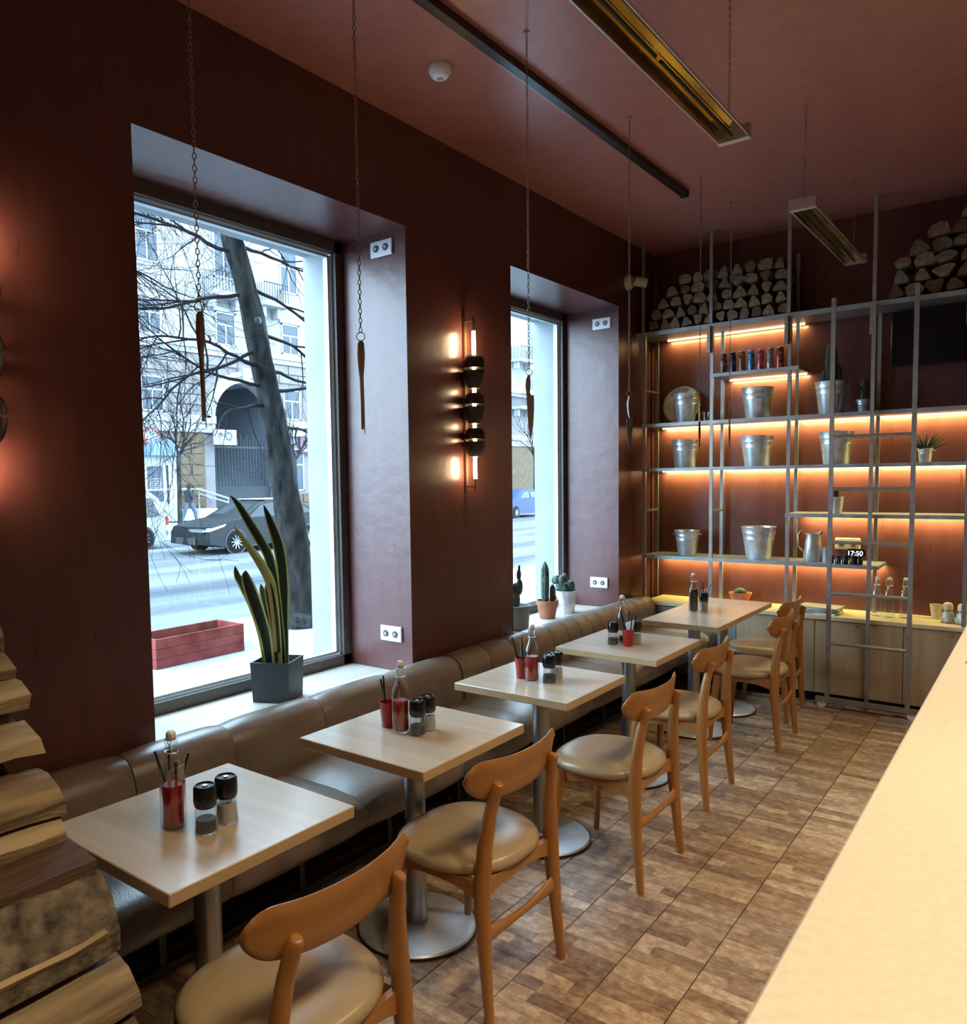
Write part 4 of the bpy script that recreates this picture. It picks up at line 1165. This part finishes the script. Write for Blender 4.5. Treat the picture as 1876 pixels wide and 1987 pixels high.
# ------------------------------------------------------------------ outdoors
ZG = -.30
struct(MB().box(-9.2, XE, -30, 90, ZG - .3, ZG).build('sidewalk_snow', m_snow, smooth=False))
struct(MB().box(-24.5, -9.2, -40, 120, ZG - .32, ZG - .02).build('street', m_slush, smooth=False))
gmsh = MB(); gmsh.add([(-24.5, -40, ZG - .3), (-24.5, 120, ZG - .3), (-33, 120, ZG - .3), (-33, -40, ZG - .3), (-24.5, -40, ZG + .10), (-24.5, 120, ZG + .10), (-33, 120, .05), (-33, -40, .05)],
                      [(0, 1, 2, 3), (4, 5, 6, 7), (0, 1, 5, 4), (1, 2, 6, 5), (2, 3, 7, 6), (3, 0, 4, 7)])
struct(gmsh.build('far_sidewalk', m_snow, smooth=False))

bl = thing('apartment_building', 'pale stone apartment building with an archway across the snowy street', 'building', (-31, 0, 0))
# arch opening: y 22.73..26.33, springing z 4.72, apex 6.50
AY, AR, AZ = 24.53, 1.80, 4.70
wl = MB()
T_ = .6
def fbox(y0, y1, z0, z1, mi=0, d0=0.0, d1=None, mb=None):
    (mb or wl).box(-(T_ if d1 is None else d1), d0, y0, y1, z0, z1, mi)
fbox(-5, AY - AR, 0, 8.0); fbox(AY + AR, 75, 0, 8.0)
n = 14
for k in range(n):     # wall above the arch in thin upright slabs following the curve
    a0 = PI - PI * k / n; a1 = PI - PI * (k + 1) / n
    y0, y1 = AY + AR * math.cos(a0), AY + AR * math.cos(a1)
    z0, z1 = AZ + AR * math.sin(a0), AZ + AR * math.sin(a1)
    wl.add([(-T_, y0, z0), (0, y0, z0), (0, y1, z1), (-T_, y1, z1), (-T_, y0, 8), (0, y0, 8), (0, y1, 8), (-T_, y1, 8)],
           [(3, 2, 1, 0), (4, 5, 6, 7), (1, 2, 6, 5), (3, 0, 4, 7)])
wl.build('lower_wall', m_stone, bl, smooth=False)
MB().box(-.7, -.001, -5, 75, 8.0, 21).build('upper_wall', m_facade, bl, smooth=False)
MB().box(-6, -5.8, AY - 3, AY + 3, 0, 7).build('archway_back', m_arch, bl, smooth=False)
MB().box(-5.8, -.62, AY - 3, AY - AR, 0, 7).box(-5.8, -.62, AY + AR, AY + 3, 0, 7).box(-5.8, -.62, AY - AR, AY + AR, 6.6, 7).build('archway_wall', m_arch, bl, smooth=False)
c_ = MB().box(0, .30, -5, 75, 7.85, 8.12); c_.box(0, .18, -5, 75, 7.62, 7.85)
c_.build('cornice', m_trimwhite, bl, smooth=False)
c_ = MB()
for ya, yb in ((-5, AY - AR - .0), (AY + AR + .0, 75)):
    c_.box(0, .22, ya, yb, 4.45, 4.80); c_.box(0, .14, ya, yb, 4.02, 4.45)
c_.build('string_course', m_trimwhite, bl, smooth=False)
for a, b_, zz in ((-5, AY - AR, 4.0), (AY + AR, 75, 4.0)):
    pass
# arch moulding
loops = []
for k in range(25):
    a = PI - PI * k / 24
    loops.append([(d, AY + r * math.cos(a), AZ + r * math.sin(a)) for d, r in ((0, AR), (.14, AR), (.14, AR + .28), (.22, AR + .30), (.22, AR + .52), (0, AR + .52))])
MB().loft(loops, True).build('arch_moulding', m_trimwhite, bl, smooth=False)
MB().loft([[(.0, AY - .16, 6.45), (.30, AY - .16, 6.45), (.30, AY + .16, 6.45), (.0, AY + .16, 6.45)], [(.0, AY - .28, 7.2), (.34, AY - .28, 7.2), (.34, AY + .28, 7.2), (.0, AY + .28, 7.2)]], True).build('keystone', m_trimwhite, bl, smooth=False)


def far_window(y, z, w_, h_, arched=False):
    f = MB(); h2_ = w_ / 2; q = .07
    f.box(.0, .05, y - h2_, y - h2_ + q, z, z + h_); f.box(.0, .05, y + h2_ - q, y + h2_, z, z + h_)
    f.box(.0, .05, y - h2_, y + h2_, z, z + q); f.box(.0, .05, y - h2_, y + h2_, z + h_ - q, z + h_)
    f.box(.0, .045, y - q / 2, y + q / 2, z, z + h_ * .62); f.box(.0, .045, y - h2_, y + h2_, z + h_ * .62 - q / 2, z + h_ * .62 + q / 2)
    fr = f.build('window', m_winframe, bl, smooth=False)
    if arched:
        pts = [(y + h2_ * math.cos(a), z + h_ + .16 * math.sin(a)) for a in [PI * i / 8 for i in range(9)]]
        MB().add([(.03, a, b_) for a, b_ in pts], [tuple(range(9))]).build('pane', m_winglass, fr, smooth=False)
    for a, b_, c, d in ((y - h2_ + q, y - q / 2, z + q, z + h_ * .62 - q / 2), (y + q / 2, y + h2_ - q, z + q, z + h_ * .62 - q / 2), (y - h2_ + q, y + h2_ - q, z + h_ * .62 + q / 2, z + h_ - q)):
        MB().box(.005, .02, a, b_, c, d).build('pane', m_winglass, fr, smooth=False)
    return fr
wins = []
PITCHY = 4.02
for k in range(-1, 12):
    y = 19.55 + k * PITCHY
    for z, h_ in ((8.18, 1.55), (11.3, 2.1), (14.6, 2.0)):
        wins.append((y, z, 1.15, h_))
    if not (AY - AR - 1.2 < y < AY + AR + 1.2):
        wins.append((y, 4.86, 1.14, 1.55))
        if k > 1: wins.append((y, 1.2, 1.4, 2.2))
for q in wins: far_window(*q)
# surrounds of first upper windows
for k in range(-1, 12):
    y = 19.55 + k * PITCHY
    s_ = MB()
    for z, h_ in ((8.18, 1.55), (11.3, 2.1)):
        s_.box(0, .10, y - .72, y + .72, z + h_ + .02, z + h_ + .22)
    s_.build('lintel', m_trimwhite, bl, smooth=False)
# balconies
for k, (ya, yb, z) in enumerate([(22.35, 24.25, 10.50), (25.3, 26.8, 10.50), (48.6, 50.8, 10.3), (48.6, 50.8, 6.9), (36.5, 38.6, 10.5)]):
    b2 = MB().box(0, .9, ya, yb, z - .22, z).build('balcony', m_trimwhite, bl, smooth=False)
    r2 = MB()
    r2.box(.84, .88, ya, yb, z + .86, z + .90)
    nn = int((yb - ya) / .16)
    for i in range(nn + 1):
        yy = ya + (yb - ya) * i / nn
        r2.box(.85, .87, yy - .012, yy + .012, z, z + .86)
    for i in range(5):
        for yy in (ya, yb): r2.box(.15 * i + .05, .15 * i + .07, yy - .01, yy + .01, z, z + .88)
    r2.build('railing', m_gate, b2, smooth=False)
    MB().box(.1, .5, ya + .2, ya + .4, z - .7, z - .22).box(.1, .5, yb - .4, yb - .2, z - .7, z - .22).build('console', m_trimwhite, b2, smooth=False)
# ashlar blocks between the string course and the cornice, and the tan base stones
random.seed(11)
shr = {}
def block(y0, y1, z0, z1, m_mat, dep):
    key = (round(y1 - y0, 3), round(z1 - z0, 3), m_mat.name, dep)
    if key not in shr:
        g_ = .03
        shr[key] = MB().box(0, dep, g_, y1 - y0 - g_, g_, z1 - z0 - g_).mesh('stone_block', m_mat, smooth=False)
    o = bpy.data.objects.new('stone_block', shr[key]); COL.objects.link(o); o.parent = bl; o.location = (0, y0, z0)
def blocked(y0, y1, z0, z1, rects):
    for a, b_, c, d in rects:
        if y0 < b_ and y1 > a and z0 < d and z1 > c: return True
    return False
avoid = [(AY - AR - .55, AY + AR + .55, 0, AZ)]
for k in range(10):
    a = k * PI / 10
    avoid.append((AY - (AR + .5) * math.cos(a), AY + (AR + .5) * math.cos(a), AZ, AZ + (AR + .52) * math.sin(a + .1))) if math.cos(a) > 0 else None
avoid.append((AY - .35, AY + .35, 6, 7.3))
for y, z, w_, h_ in wins: avoid.append((y - w_ / 2 - .04, y + w_ / 2 + .04, z - .1, z + h_ + .22))
avoid.append((18.9, 20.62, 0, 3.75))
avoid2 = list(avoid)
cnt = 0
BH, BW = .47, 1.28
for r in range(6):
    z0 = 4.80 + r * BH
    y = 15.2 - (BW / 2 if r % 2 else 0)
    while y < 33:
        if not blocked(y, y + BW, z0, z0 + BH, avoid):
            block(y, y + BW, z0, z0 + BH, m_stone, .09); cnt += 1
        elif not blocked(y, y + BW / 2, z0, z0 + BH, avoid):
            block(y, y + BW / 2, z0, z0 + BH, m_stone, .09); cnt += 1
        elif not blocked(y + BW / 2, y + BW, z0, z0 + BH, avoid):
            block(y + BW / 2, y + BW, z0, z0 + BH, m_stone, .09); cnt += 1
        y += BW
for r in range(8):
    z0 = .10 + r * .487
    y = 15.4 - (.75 if r % 2 else 0)
    while y < 33:
        if not blocked(y, y + 1.5, z0, z0 + .487, avoid):
            block(y, y + 1.5, z0, z0 + .487, m_tanstone, .09); cnt += 1
        elif not blocked(y, y + .75, z0, z0 + .487, avoid):
            block(y, y + .75, z0, z0 + .487, m_tanstone, .09); cnt += 1
        elif not blocked(y + .75, y + 1.5, z0, z0 + .487, avoid):
            block(y + .75, y + 1.5, z0, z0 + .487, m_tanstone, .09); cnt += 1
        y += 1.5
MB().box(0, .06, 33, 75, 0.1, 4.0).build('base_cladding', m_tanstone, bl, smooth=False)
# shop door with arched blue awning, notice on it
dr = MB().box(.0, .12, 18.95, 20.55, .35, 2.9).build('shop_door', m_winframe, bl, smooth=False)
MB().box(.12, .15, 19.10, 19.85, .9, 2.45).build('notice', mat('notice_blue', (.02, .026, .045), .6), dr, smooth=False)
nq = MB()
for s_ in (.26, .16, .07):
    t_ = .025
    for a, b_, c, d in ((-s_, s_, s_ - t_, s_), (-s_, s_, -s_, -s_ + t_), (-s_, -s_ + t_, -s_, s_), (s_ - t_, s_, -s_, s_ * .6)):
        nq.box(.151, .158, 19.47 + a, 19.47 + b_, 1.65 + c, 1.65 + d)
nq.build('square_emblem', m_winframe, dr, smooth=False)
MB().box(.12, .16, 20.05, 20.12, .8, 2.5).build('door_handle', m_gate, dr, smooth=False)
loops = []
for k in range(13):
    a = PI * k / 12
    loops.append([(d, 19.75 + r * math.cos(a), 2.9 + r * .9 * math.sin(a)) for d, r in ((.0, .0), (.0, .85), (.7, .80), (.7, .0))])
MB().loft(loops, True).build('awning', mat('awning_blue', (.08, .12, .18), .7), bl, smooth=False)
# round sign, projecting sign box, maroon sign
rs = MB().lathe([(.0, .0), (.42, .0), (.42, .08), (.0, .08)], n=32).xf(Matrix.Translation((.12, 19.34, 3.75)) @ Matrix.Rotation(PI / 2, 4, 'Y')).build('round_sign', mat('sign_red', (.25, .03, .04), .5), bl)
MB().lathe([(.0, .0), (.33, .0), (.33, .02), (.0, .02)], n=32).xf(Matrix.Translation((.2, 19.34, 3.75)) @ Matrix.Rotation(PI / 2, 4, 'Y')).build('sign_face', mat('sign_pale', (.18, .21, .25), .5), rs)
sb = MB().box(.5, .62, 22.30, 23.55, 3.45, 4.16).build('sign_box', m_trimwhite, bl, smooth=False)
MB().box(.0, .5, 22.6, 22.7, 3.95, 4.05).build('sign_arm', m_gate, sb, smooth=False)
mm = mat('sign_ink', (.025, .05, .10), .5)
MB().tube([(.63, 23.1 + .17 * math.cos(a), 3.86 + .17 * math.sin(a)) for a in [2 * PI * i / 20 for i in range(21)]], .03, 6).build('ring_mark', mm, sb)
MB().box(.621, .64, 22.60, 22.80, 3.84, 3.98).box(.621, .64, 22.55, 22.68, 3.92, 4.02).build('emblem_mark', mm, sb, smooth=False)
hs = MB().box(.1, .2, 27.95, 29.4, 3.15, 4.05).build('shop_sign', mat('sign_maroon', (.05, .012, .028), .5), bl, smooth=False)
fo = letters('Ho', .72, .01, m_trimwhite, 'lettering'); fo.parent = hs; fo.matrix_local = Matrix.Translation((.215, 28.12, 3.46)) @ Matrix.Rotation(PI / 2, 4, 'Z') @ Matrix.Rotation(PI / 2, 4, 'X')
MB().box(.201, .21, 28.12, 28.9, 3.27, 3.35).build('small_line', m_trimwhite, hs, smooth=False)
# iron gate in the arch
gt = thing('iron_gate', 'dark barred gate inside the archway across the street', 'gate', (-31.35, AY, .05))
MB().box(-.03, .03, -AR, AR, 1.35, 1.42).box(-.03, .03, -AR, AR, 3.3, 3.4).box(-.03, .03, -AR, AR, 0, .08).build('crossbar', m_gate, gt, smooth=False)
for i in range(19):
    y = -AR + .1 + i * (2 * AR - .2) / 18
    MB().box(-.018, .018, y - .02, y + .02, 0, 3.75 + .2 * (i % 2)).build('bar', m_gate, gt, smooth=False)
MB().box(-.02, .02, -AR, AR, .08, 1.35).build('lower_sheet', m_gate, gt, smooth=False)
# street-side low wall and snowy handrail
tag(MB().box(-30.9, -30.2, 19.6, 22.2, .02, .52).build('stair_wall', m_concrete, smooth=False), 'low stone stair wall below the shop door across the street', 'wall')
hr = MB()
hr.tube([(-30.3, 17.5, 1.42), (-30.3, 21.3, 1.42), (-30.3, 22.9, .95)], .045, 6); hr.tube([(-30.3, 21.3, 1.20), (-30.3, 22.9, .75)], .035, 6)
for y, z in ((18.2, 1.4), (19.9, 1.4), (21.3, 1.4), (22.9, .95)): hr.tube([(-30.3, y, .04), (-30.3, y, z)], .03, 6)
tag(hr.build('handrail', m_trimwhite), 'snow-covered handrail beside the shop door across the street', 'handrail')


# big tree
def grow(mb, p, d, L_, r, depth, droop=.0):
    """a wandering twig with children"""
    n = max(3, int(L_ / .16)); pts = [p.copy()]; rad = [r]
    q = p.copy(); dd = d.normalized()
    kids = []
    for k in range(n):
        dd = (dd + Vector((random.uniform(-.13, .13), random.uniform(-.22, .22), random.uniform(-.20, .20) - droop * .05))).normalized()
        q = q + dd * (L_ / n)
        pts.append(q.copy()); rad.append(max(r * (1 - .85 * (k + 1) / n), .0022))
        if depth > 0 and k > 0 and random.random() < .75: kids.append((q.copy(), dd.copy(), rad[-1]))
    mb.tube(pts, rad, 5 if r > .02 else 4, cap=False)
    for q, dd, rr in kids:
        s_ = random.choice((-1, 1))
        nd = (dd + Vector((random.uniform(-.3, .3), random.uniform(.3, .8) * s_, random.uniform(-.7, .6)))).normalized()
        grow(mb, q, nd, L_ * random.uniform(.35, .6), max(rr * .7, .0028), depth - 1, droop)
random.seed(21)
tt = thing('street_tree', 'thick leaning bare tree trunk on the near snowy sidewalk', 'tree', (-8.0, 7.19, ZG))
tp = [(0, 0, -.05), (0, -.02, .25), (0, -.13, 1.38), (0, -.22, 1.93), (0, -.35, 2.67), (0, -.46, 3.13), (0, -.68, 4.09), (0, -.89, 4.75), (0, -1.10, 5.4), (0, -1.45, 6.4)]
tm = MB(); loops = []
for k in range(46):
    u = k / 45 * (len(tp) - 1); i = min(int(u), len(tp) - 2); f = u - i
    c0 = Vector(tp[i]).lerp(Vector(tp[i + 1]), f); z = c0.z
    r0 = .24 - .055 * min(1, z / 2.5) - .012 * z + (.05 if z < .15 else 0)
    loops.append([(c0.x + (r0 + .014 * math.sin(5 * a + k * .5) + random.uniform(-.012, .012)) * math.cos(a), c0.y + (r0 + .014 * math.sin(5 * a + k * .5) + random.uniform(-.012, .012)) * math.sin(a), z) for a in [2 * PI * j / 18 for j in range(18)]])
tm.loft(loops, True).build('trunk', m_treebark, tt, angle=60)
MB().sphere((.17, -.73, 3.98), .05, 10, sc=(.5, 1, 1)).build('branch_scar', m_black, tt)
for s_, z, oy, L_ in ((-1, 3.45, -.55, 2.4), (-1, 3.62, -.6, 2.6), (-1, 3.2, -.5, 2.0), (-1, 4.3, -.8, 2.2), (-1, 2.95, -.45, 1.6), (-1, 4.8, -.9, 2.4), (-1, 5.2, -1.0, 2.6), (1, 3.85, -.6, 1.8), (1, 3.4, -.5, 1.6), (1, 3.15, -.45, 1.7), (1, 4.4, -.75, 1.7), (1, 4.9, -.85, 1.8), (1, 5.3, -1.0, 2.0), (1, 2.7, -.38, 1.3)):
    bm_ = MB()
    for (_, ya, za), (_, yb, zb) in zip(tp, tp[1:]):
        if za <= z <= zb: oy = ya + (yb - ya) * (z - za) / (zb - za)
    grow(bm_, Vector((.0, oy + s_ * .12, z)), Vector((random.uniform(-.15, .15), s_ * 1.0, random.uniform(-.25, .25))), L_, .026, 3, .25)
    bm_.build('branch', m_twig, tt)
# branches of a second tree whose trunk stands left of the view
t2 = thing('near_tree', 'bare tree behind the left pier, its curved branches reaching into the window', 'tree', (-7.6, 1.9, ZG))
MB().tube([(0, 0, -.05), (.05, .05, 2.0), (0, .2, 4.2), (0, .5, 6.2)], [.17, .14, .11, .07], 12).build('trunk', m_treebark, t2)
for z, oz, L_ in ((4.6, .35, 3.0), (4.9, .1, 3.2), (4.3, .05, 2.8), (5.3, -.15, 3.2), (4.0, .25, 2.4), (5.6, -.3, 3.4)):
    bm_ = MB()
    grow(bm_, Vector((0, .3, z)), Vector((random.uniform(-.15, .15), 1, oz)), L_, .032, 3, .15)
    bm_.build('branch', m_twig, t2)


def thin_tree(loc, label, h, seed):
    random.seed(seed)
    t = thing('young_tree', label, 'tree', loc, 0, 'young bare trees on the far sidewalk')
    MB().tube([(0, 0, -.05), (.02, .02, h * .35), (0, .05, h * .52)], [.10, .085, .07], 10).build('trunk', m_treebark, t)
    for k, (dy, L_) in enumerate(((.06, 3.2), (.5, 2.8), (-.45, 2.6), (.75, 1.9), (-.7, 1.8))):
        bm_ = MB()
        grow(bm_, Vector((0, .04, h * (.45 + .01 * k))), Vector((random.uniform(-.2, .2), dy, 1)), L_, .055 - .006 * k, 2, -.6)
        bm_.build('branch', m_twig, t)
thin_tree((-28, 18.72, -.12), 'slender young tree across the street beside the walking person', 6.0, 5)
thin_tree((-28, 25.0, -.12), 'slender young tree across the street behind the thick trunk', 6.0, 8)
thin_tree((-28, 46.8, -.12), 'slender young tree seen through the far window', 6.5, 9)

# planter box
pb = thing('wooden_planter', 'red board planter box on the snow outside the near window', 'planter', (-7.36, 5.145, ZG))
MBx = []
for k in range(3):
    z0 = .0 + k * .108
    MB().box(-.03, 0, -.575, .575, z0 + .002, z0 + .106).build('board', m_redboard, pb, smooth=False)
    MB().box(-.50, -.47, -.575, .575, z0 + .002, z0 + .106).build('board', m_redboard, pb, smooth=False)
    for y in (-.575, .545):
        MB().box(-.47, -.03, y, y + .03, z0 + .002, z0 + .106).build('board', m_redboard, pb, smooth=False)
MB().box(-.469, -.031, -.544, .544, .0, .20).build('soil', mat('frozen_soil', (.05, .046, .042), .95, bump=.8, bscale=30), pb, smooth=False)
MB().box(-.5, .0, -.575, .575, .322, .333).box(-.46, -.04, -.53, .53, .321, .334)
tag(MB().sphere((-7.5, 6.05, ZG - .04), .30, 14, sc=(1, 1.5, .35)).build('snow_mound', m_snow), 'low snow mound beside the red planter', 'snow')


# cars
def wheel(parent, x, y, r, w_=.2):
    o = MB().lathe([(r * .62, -w_ / 2), (r * .95, -w_ / 2), (r, -w_ * .35), (r, w_ * .35), (r * .95, w_ / 2), (r * .62, w_ / 2)], n=28).xf(Matrix.Translation((x, y, r)) @ Matrix.Rotation(PI / 2, 4, 'Y')).build('wheel', m_tyre, parent)
    rm = MB()
    for i in range(10):
        a = 2 * PI * i / 10
        rm.add([(w_ / 2 - .03, 0.02 * math.cos(a + 1.57), 0.02 * math.sin(a + 1.57)), (w_ / 2 - .03, -0.02 * math.cos(a + 1.57), -0.02 * math.sin(a + 1.57)),
                (w_ / 2 - .01, r * .62 * math.cos(a - .07), r * .62 * math.sin(a - .07)), (w_ / 2 - .01, r * .62 * math.cos(a + .07), r * .62 * math.sin(a + .07)),
                (w_ / 2 - .05, 0.02 * math.cos(a + 1.57), 0.02 * math.sin(a + 1.57)), (w_ / 2 - .05, -0.02 * math.cos(a + 1.57), -0.02 * math.sin(a + 1.57)),
                (w_ / 2 - .04, r * .62 * math.cos(a - .07), r * .62 * math.sin(a - .07)), (w_ / 2 - .04, r * .62 * math.cos(a + .07), r * .62 * math.sin(a + .07))],
               [(0, 1, 2, 3), (4, 5, 6, 7), (0, 3, 7, 4), (1, 2, 6, 5)])
    rm.lathe([(.0, w_ / 2 - .06), (r * .60, w_ / 2 - .06)], n=20)
    tv_ = len(rm.v) - 40
    rm.v[tv_:] = [(p[2], p[0], p[1]) for p in rm.v[tv_:]]
    rm.xf(Matrix.Translation((x + .045, y, r))).build('rim', m_rim, o)


def car(label, loc, side, wheels, width, paint_m, wr, name='sedan_car', glass_poly=(), lights=None, cat='car'):
    """side: outline (y, z) of the body from the side; the cabin narrows towards the roof"""
    t = thing(name, label, cat, loc)
    n = len(side); loops = []
    zmax = max(z for _, z in side)
    for x, inset in ((0, 0), (-width * .5, 0), (-width, 0)):
        pass
    def sec(x, shrink, cut):
        return [(x - (shrink * max(0, (z - .85)) if x > -width / 2 else -shrink * max(0, (z - .85))), y, z) for y, z in side]
    loops = [sec(-.06, .0, 0), sec(0, .28, 0), sec(-width, .28, 0), sec(-width + .06, .0, 0)]
    b_ = MB()
    l0 = [(-.0 - .28 * max(0, z - .85), y, z) for y, z in side]
    l1 = [(-.05 - .28 * max(0, z - .85), y * 1.0, z) for y, z in side]
    def shrinky(lst, k):
        cy_ = sum(p[1] for p in lst) / len(lst); cz_ = .6
        return [(p[0], cy_ + (p[1] - cy_) * k, cz_ + (p[2] - cz_) * (k if p[2] > .6 else 1)) for p in lst]
    lo = [shrinky([(-.0 - .28 * max(0, z - .85), y, z) for y, z in side], .975),
          [(-.05 - .28 * max(0, z - .85), y, z) for y, z in side],
          [(-width * .5, y - (.12 if y < side_mid(side) else -.08) * (1 if z < .95 else 0), z + (.02 if z > 1 else 0)) for y, z in side],
          [(-width + .05 + .28 * max(0, z - .85), y, z) for y, z in side],
          shrinky([(-width + .28 * max(0, z - .85), y, z) for y, z in side], .975)]
    b_.loft(lo, True).build('body', paint_m, t, angle=32)
    for pl in glass_poly:
        g_ = MB(); o_ = [(.006 - .28 * max(0, z - .85), y, z) for y, z in pl]; i_ = [(-.02 - .28 * max(0, z - .85), y, z) for y, z in pl]
        g_.loft([o_, i_], True).build('side_window', m_carglass, t, smooth=False)
    for wy in wheels:
        wheel(t, -.080, wy, wr); wheel(t, -width + .10, wy, wr)
        MB().lathe([(.0, .0), (wr * 1.14, .0), (wr * 1.14, .02), (.0, .02)], n=26).xf(Matrix.Translation((-.014, wy, wr)) @ Matrix.Rotation(PI / 2, 4, 'Y')).build('wheel_arch', m_black, t)
    return t
def side_mid(side): return (min(p[0] for p in side) + max(p[0] for p in side)) / 2
side = [(.0, .30), (.02, .62), (.12, .78), (.55, .90), (1.15, .98), (1.9, 1.36), (2.3, 1.46), (3.1, 1.46), (3.75, 1.28), (4.25, 1.06), (4.55, 1.00), (4.62, .60), (4.58, .28), (4.0, .20), (.5, .20)]
car('black sedan with one headlight lit, driving on the snowy street', (-17.98, 12.86, ZG - .02), side, (.95, 3.65), 1.8, m_carblack, .33,
    glass_poly=[[(1.42, .99), (1.95, 1.33), (2.35, 1.40), (2.55, 1.40), (2.55, 1.00)], [(2.63, 1.00), (2.63, 1.40), (3.1, 1.40), (3.65, 1.24), (3.95, 1.05)]])
c0 = [o for o in bpy.data.objects if o.name.startswith('sedan_car')][0]
MB().loft([[(.004, .05, .66), (.004, .55, .78), (.004, .62, .84), (.004, .12, .74)], [(-.10, -.02, .66), (-.05, .50, .78), (-.05, .58, .84), (-.10, .05, .74)]], True).build('headlight', m_headlight, c0, smooth=False)
MB().box(-.75, -.12, -.075, -.01, .64, .72).build('headlight_off', m_rim, c0, smooth=False)
MB().loft([[(-.22, 1.22, 1.01), (-.34, 1.88, 1.37), (-1.46, 1.88, 1.37), (-1.58, 1.22, 1.01)], [(-.22, 1.25, .99), (-.34, 1.92, 1.35), (-1.46, 1.92, 1.35), (-1.58, 1.25, .99)]], True).build('windscreen', m_carglass, c0, smooth=False)
MB().box(-1.35, -.45, -.10, -.005, .30, .48).build('grille', m_black, c0, smooth=False)
MB().box(-1.5, -.3, 2.2, 3.3, 1.478, 1.50).build('roof_snow', m_snow, c0, smooth=False)
vside = [(.0, .35), (.0, .95), (.15, 1.55), (.45, 1.78), (3.0, 1.80), (3.9, 1.20), (4.6, 1.0), (4.7, .4), (4.4, .25), (.3, .25)]
vside = [(-y, z) for y, z in vside][::-1]
car('white van parked at the left edge of the near window view', (-21.5, 13.93, ZG - .02), vside, (-.85, -3.7), 1.8, m_carwhite, .34, name='delivery_van',
    glass_poly=[[(-.95, 1.02), (-.95, 1.56), (-.42, 1.56), (-.22, 1.02)], [(-2.3, 1.02), (-2.3, 1.58), (-1.10, 1.58), (-1.10, 1.02)]], cat='van')
v0 = [o for o in bpy.data.objects if o.name.startswith('delivery_van')][0]
MB().box(-1.7, .02, .0, .10, .40, .55).build('rear_bumper', m_winframe, v0, smooth=False)
MB().box(-.08, .012, -.03, .03, .72, .98).build('tail_lamp', mat('tail_lamp_red', (.3, .03, .03), .3), v0, smooth=False)
car('small blue car parked across the street, seen through the far window', (-21.0, 32.4, ZG - .02), [(y * .93, z * .98) for y, z in side], (.9, 3.35), 1.7, m_carblue, .30, name='hatchback_car',
    glass_poly=[[(1.36, .99), (1.82, 1.28), (2.30, 1.33), (2.30, 1.00)], [(2.4, 1.00), (2.4, 1.33), (3.3, 1.20), (3.6, 1.03)]])


# person walking across the street
def person(loc):
    t = thing('person', 'person in a dark hooded jacket walking past the shop door across the street', 'person', loc, 0)
    J = [(0, 0, .95), (0, 0, 1.18), (0, .01, 1.42), (0, .03, 1.52), (0, .06, 1.60), (0, .06, 1.70),
         (.02, .12, .90), (.05, .30, .50), (.05, .36, .08), (.05, .48, .04),
         (-.02, -.08, .90), (-.05, -.20, .48), (-.05, -.38, .10), (-.05, -.30, .03),
         (.19, .0, 1.40), (.23, .04, 1.15), (.18, .22, 1.10), (-.19, .0, 1.40), (-.23, .08, 1.16), (-.10, .26, 1.28)]
    E_ = [(0, 1), (1, 2), (2, 3), (3, 4), (4, 5), (0, 6), (6, 7), (7, 8), (8, 9), (0, 10), (10, 11), (11, 12), (12, 13), (2, 14), (14, 15), (15, 16), (2, 17), (17, 18), (18, 19)]
    Rr = [.17, .17, .17, .08, .10, .09, .10, .075, .05, .045, .10, .075, .05, .045, .085, .065, .045, .085, .065, .045]
    me = bpy.data.meshes.new('body'); me.from_pydata(J, E_, [])
    o = bpy.data.objects.new('body', me); COL.objects.link(o); o.parent = t
    md = o.modifiers.new('skin', 'SKIN')
    for i, r in enumerate(Rr): me.skin_vertices[0].data[i].radius = (r, r * .85)
    me.skin_vertices[0].data[0].use_root = True
    o.modifiers.new('sub', 'SUBSURF').levels = 1
    o.modifiers['sub'].render_levels = 2
    me.materials.append(mat('winter_jacket', (.008, .010, .014), .9))
    tr_ = MB()
    for a, b_, c in (((.02, .10, .92), (.05, .30, .50), (.05, .36, .10)), ((-.02, -.07, .92), (-.05, -.20, .48), (-.05, -.38, .12))):
        tr_.tube([a, b_, c], [.115, .085, .065], 10)
    tr_.build('trousers', mat('jeans', (.04, .05, .075), .9), t)
    MB().sphere((0, .085, 1.625), .085, 12, sc=(.9, .85, 1.15)).build('face', mat('skin', (.2, .13, .1), .6), t)
    h_ = MB().sphere((0, .045, 1.645), .115, 14, sc=(.95, .95, 1.15)).build('hood', mat('dark_hood', (.006, .007, .010), .9), t)
    return t
p_ = person((-29.6, 20.25, -.10))
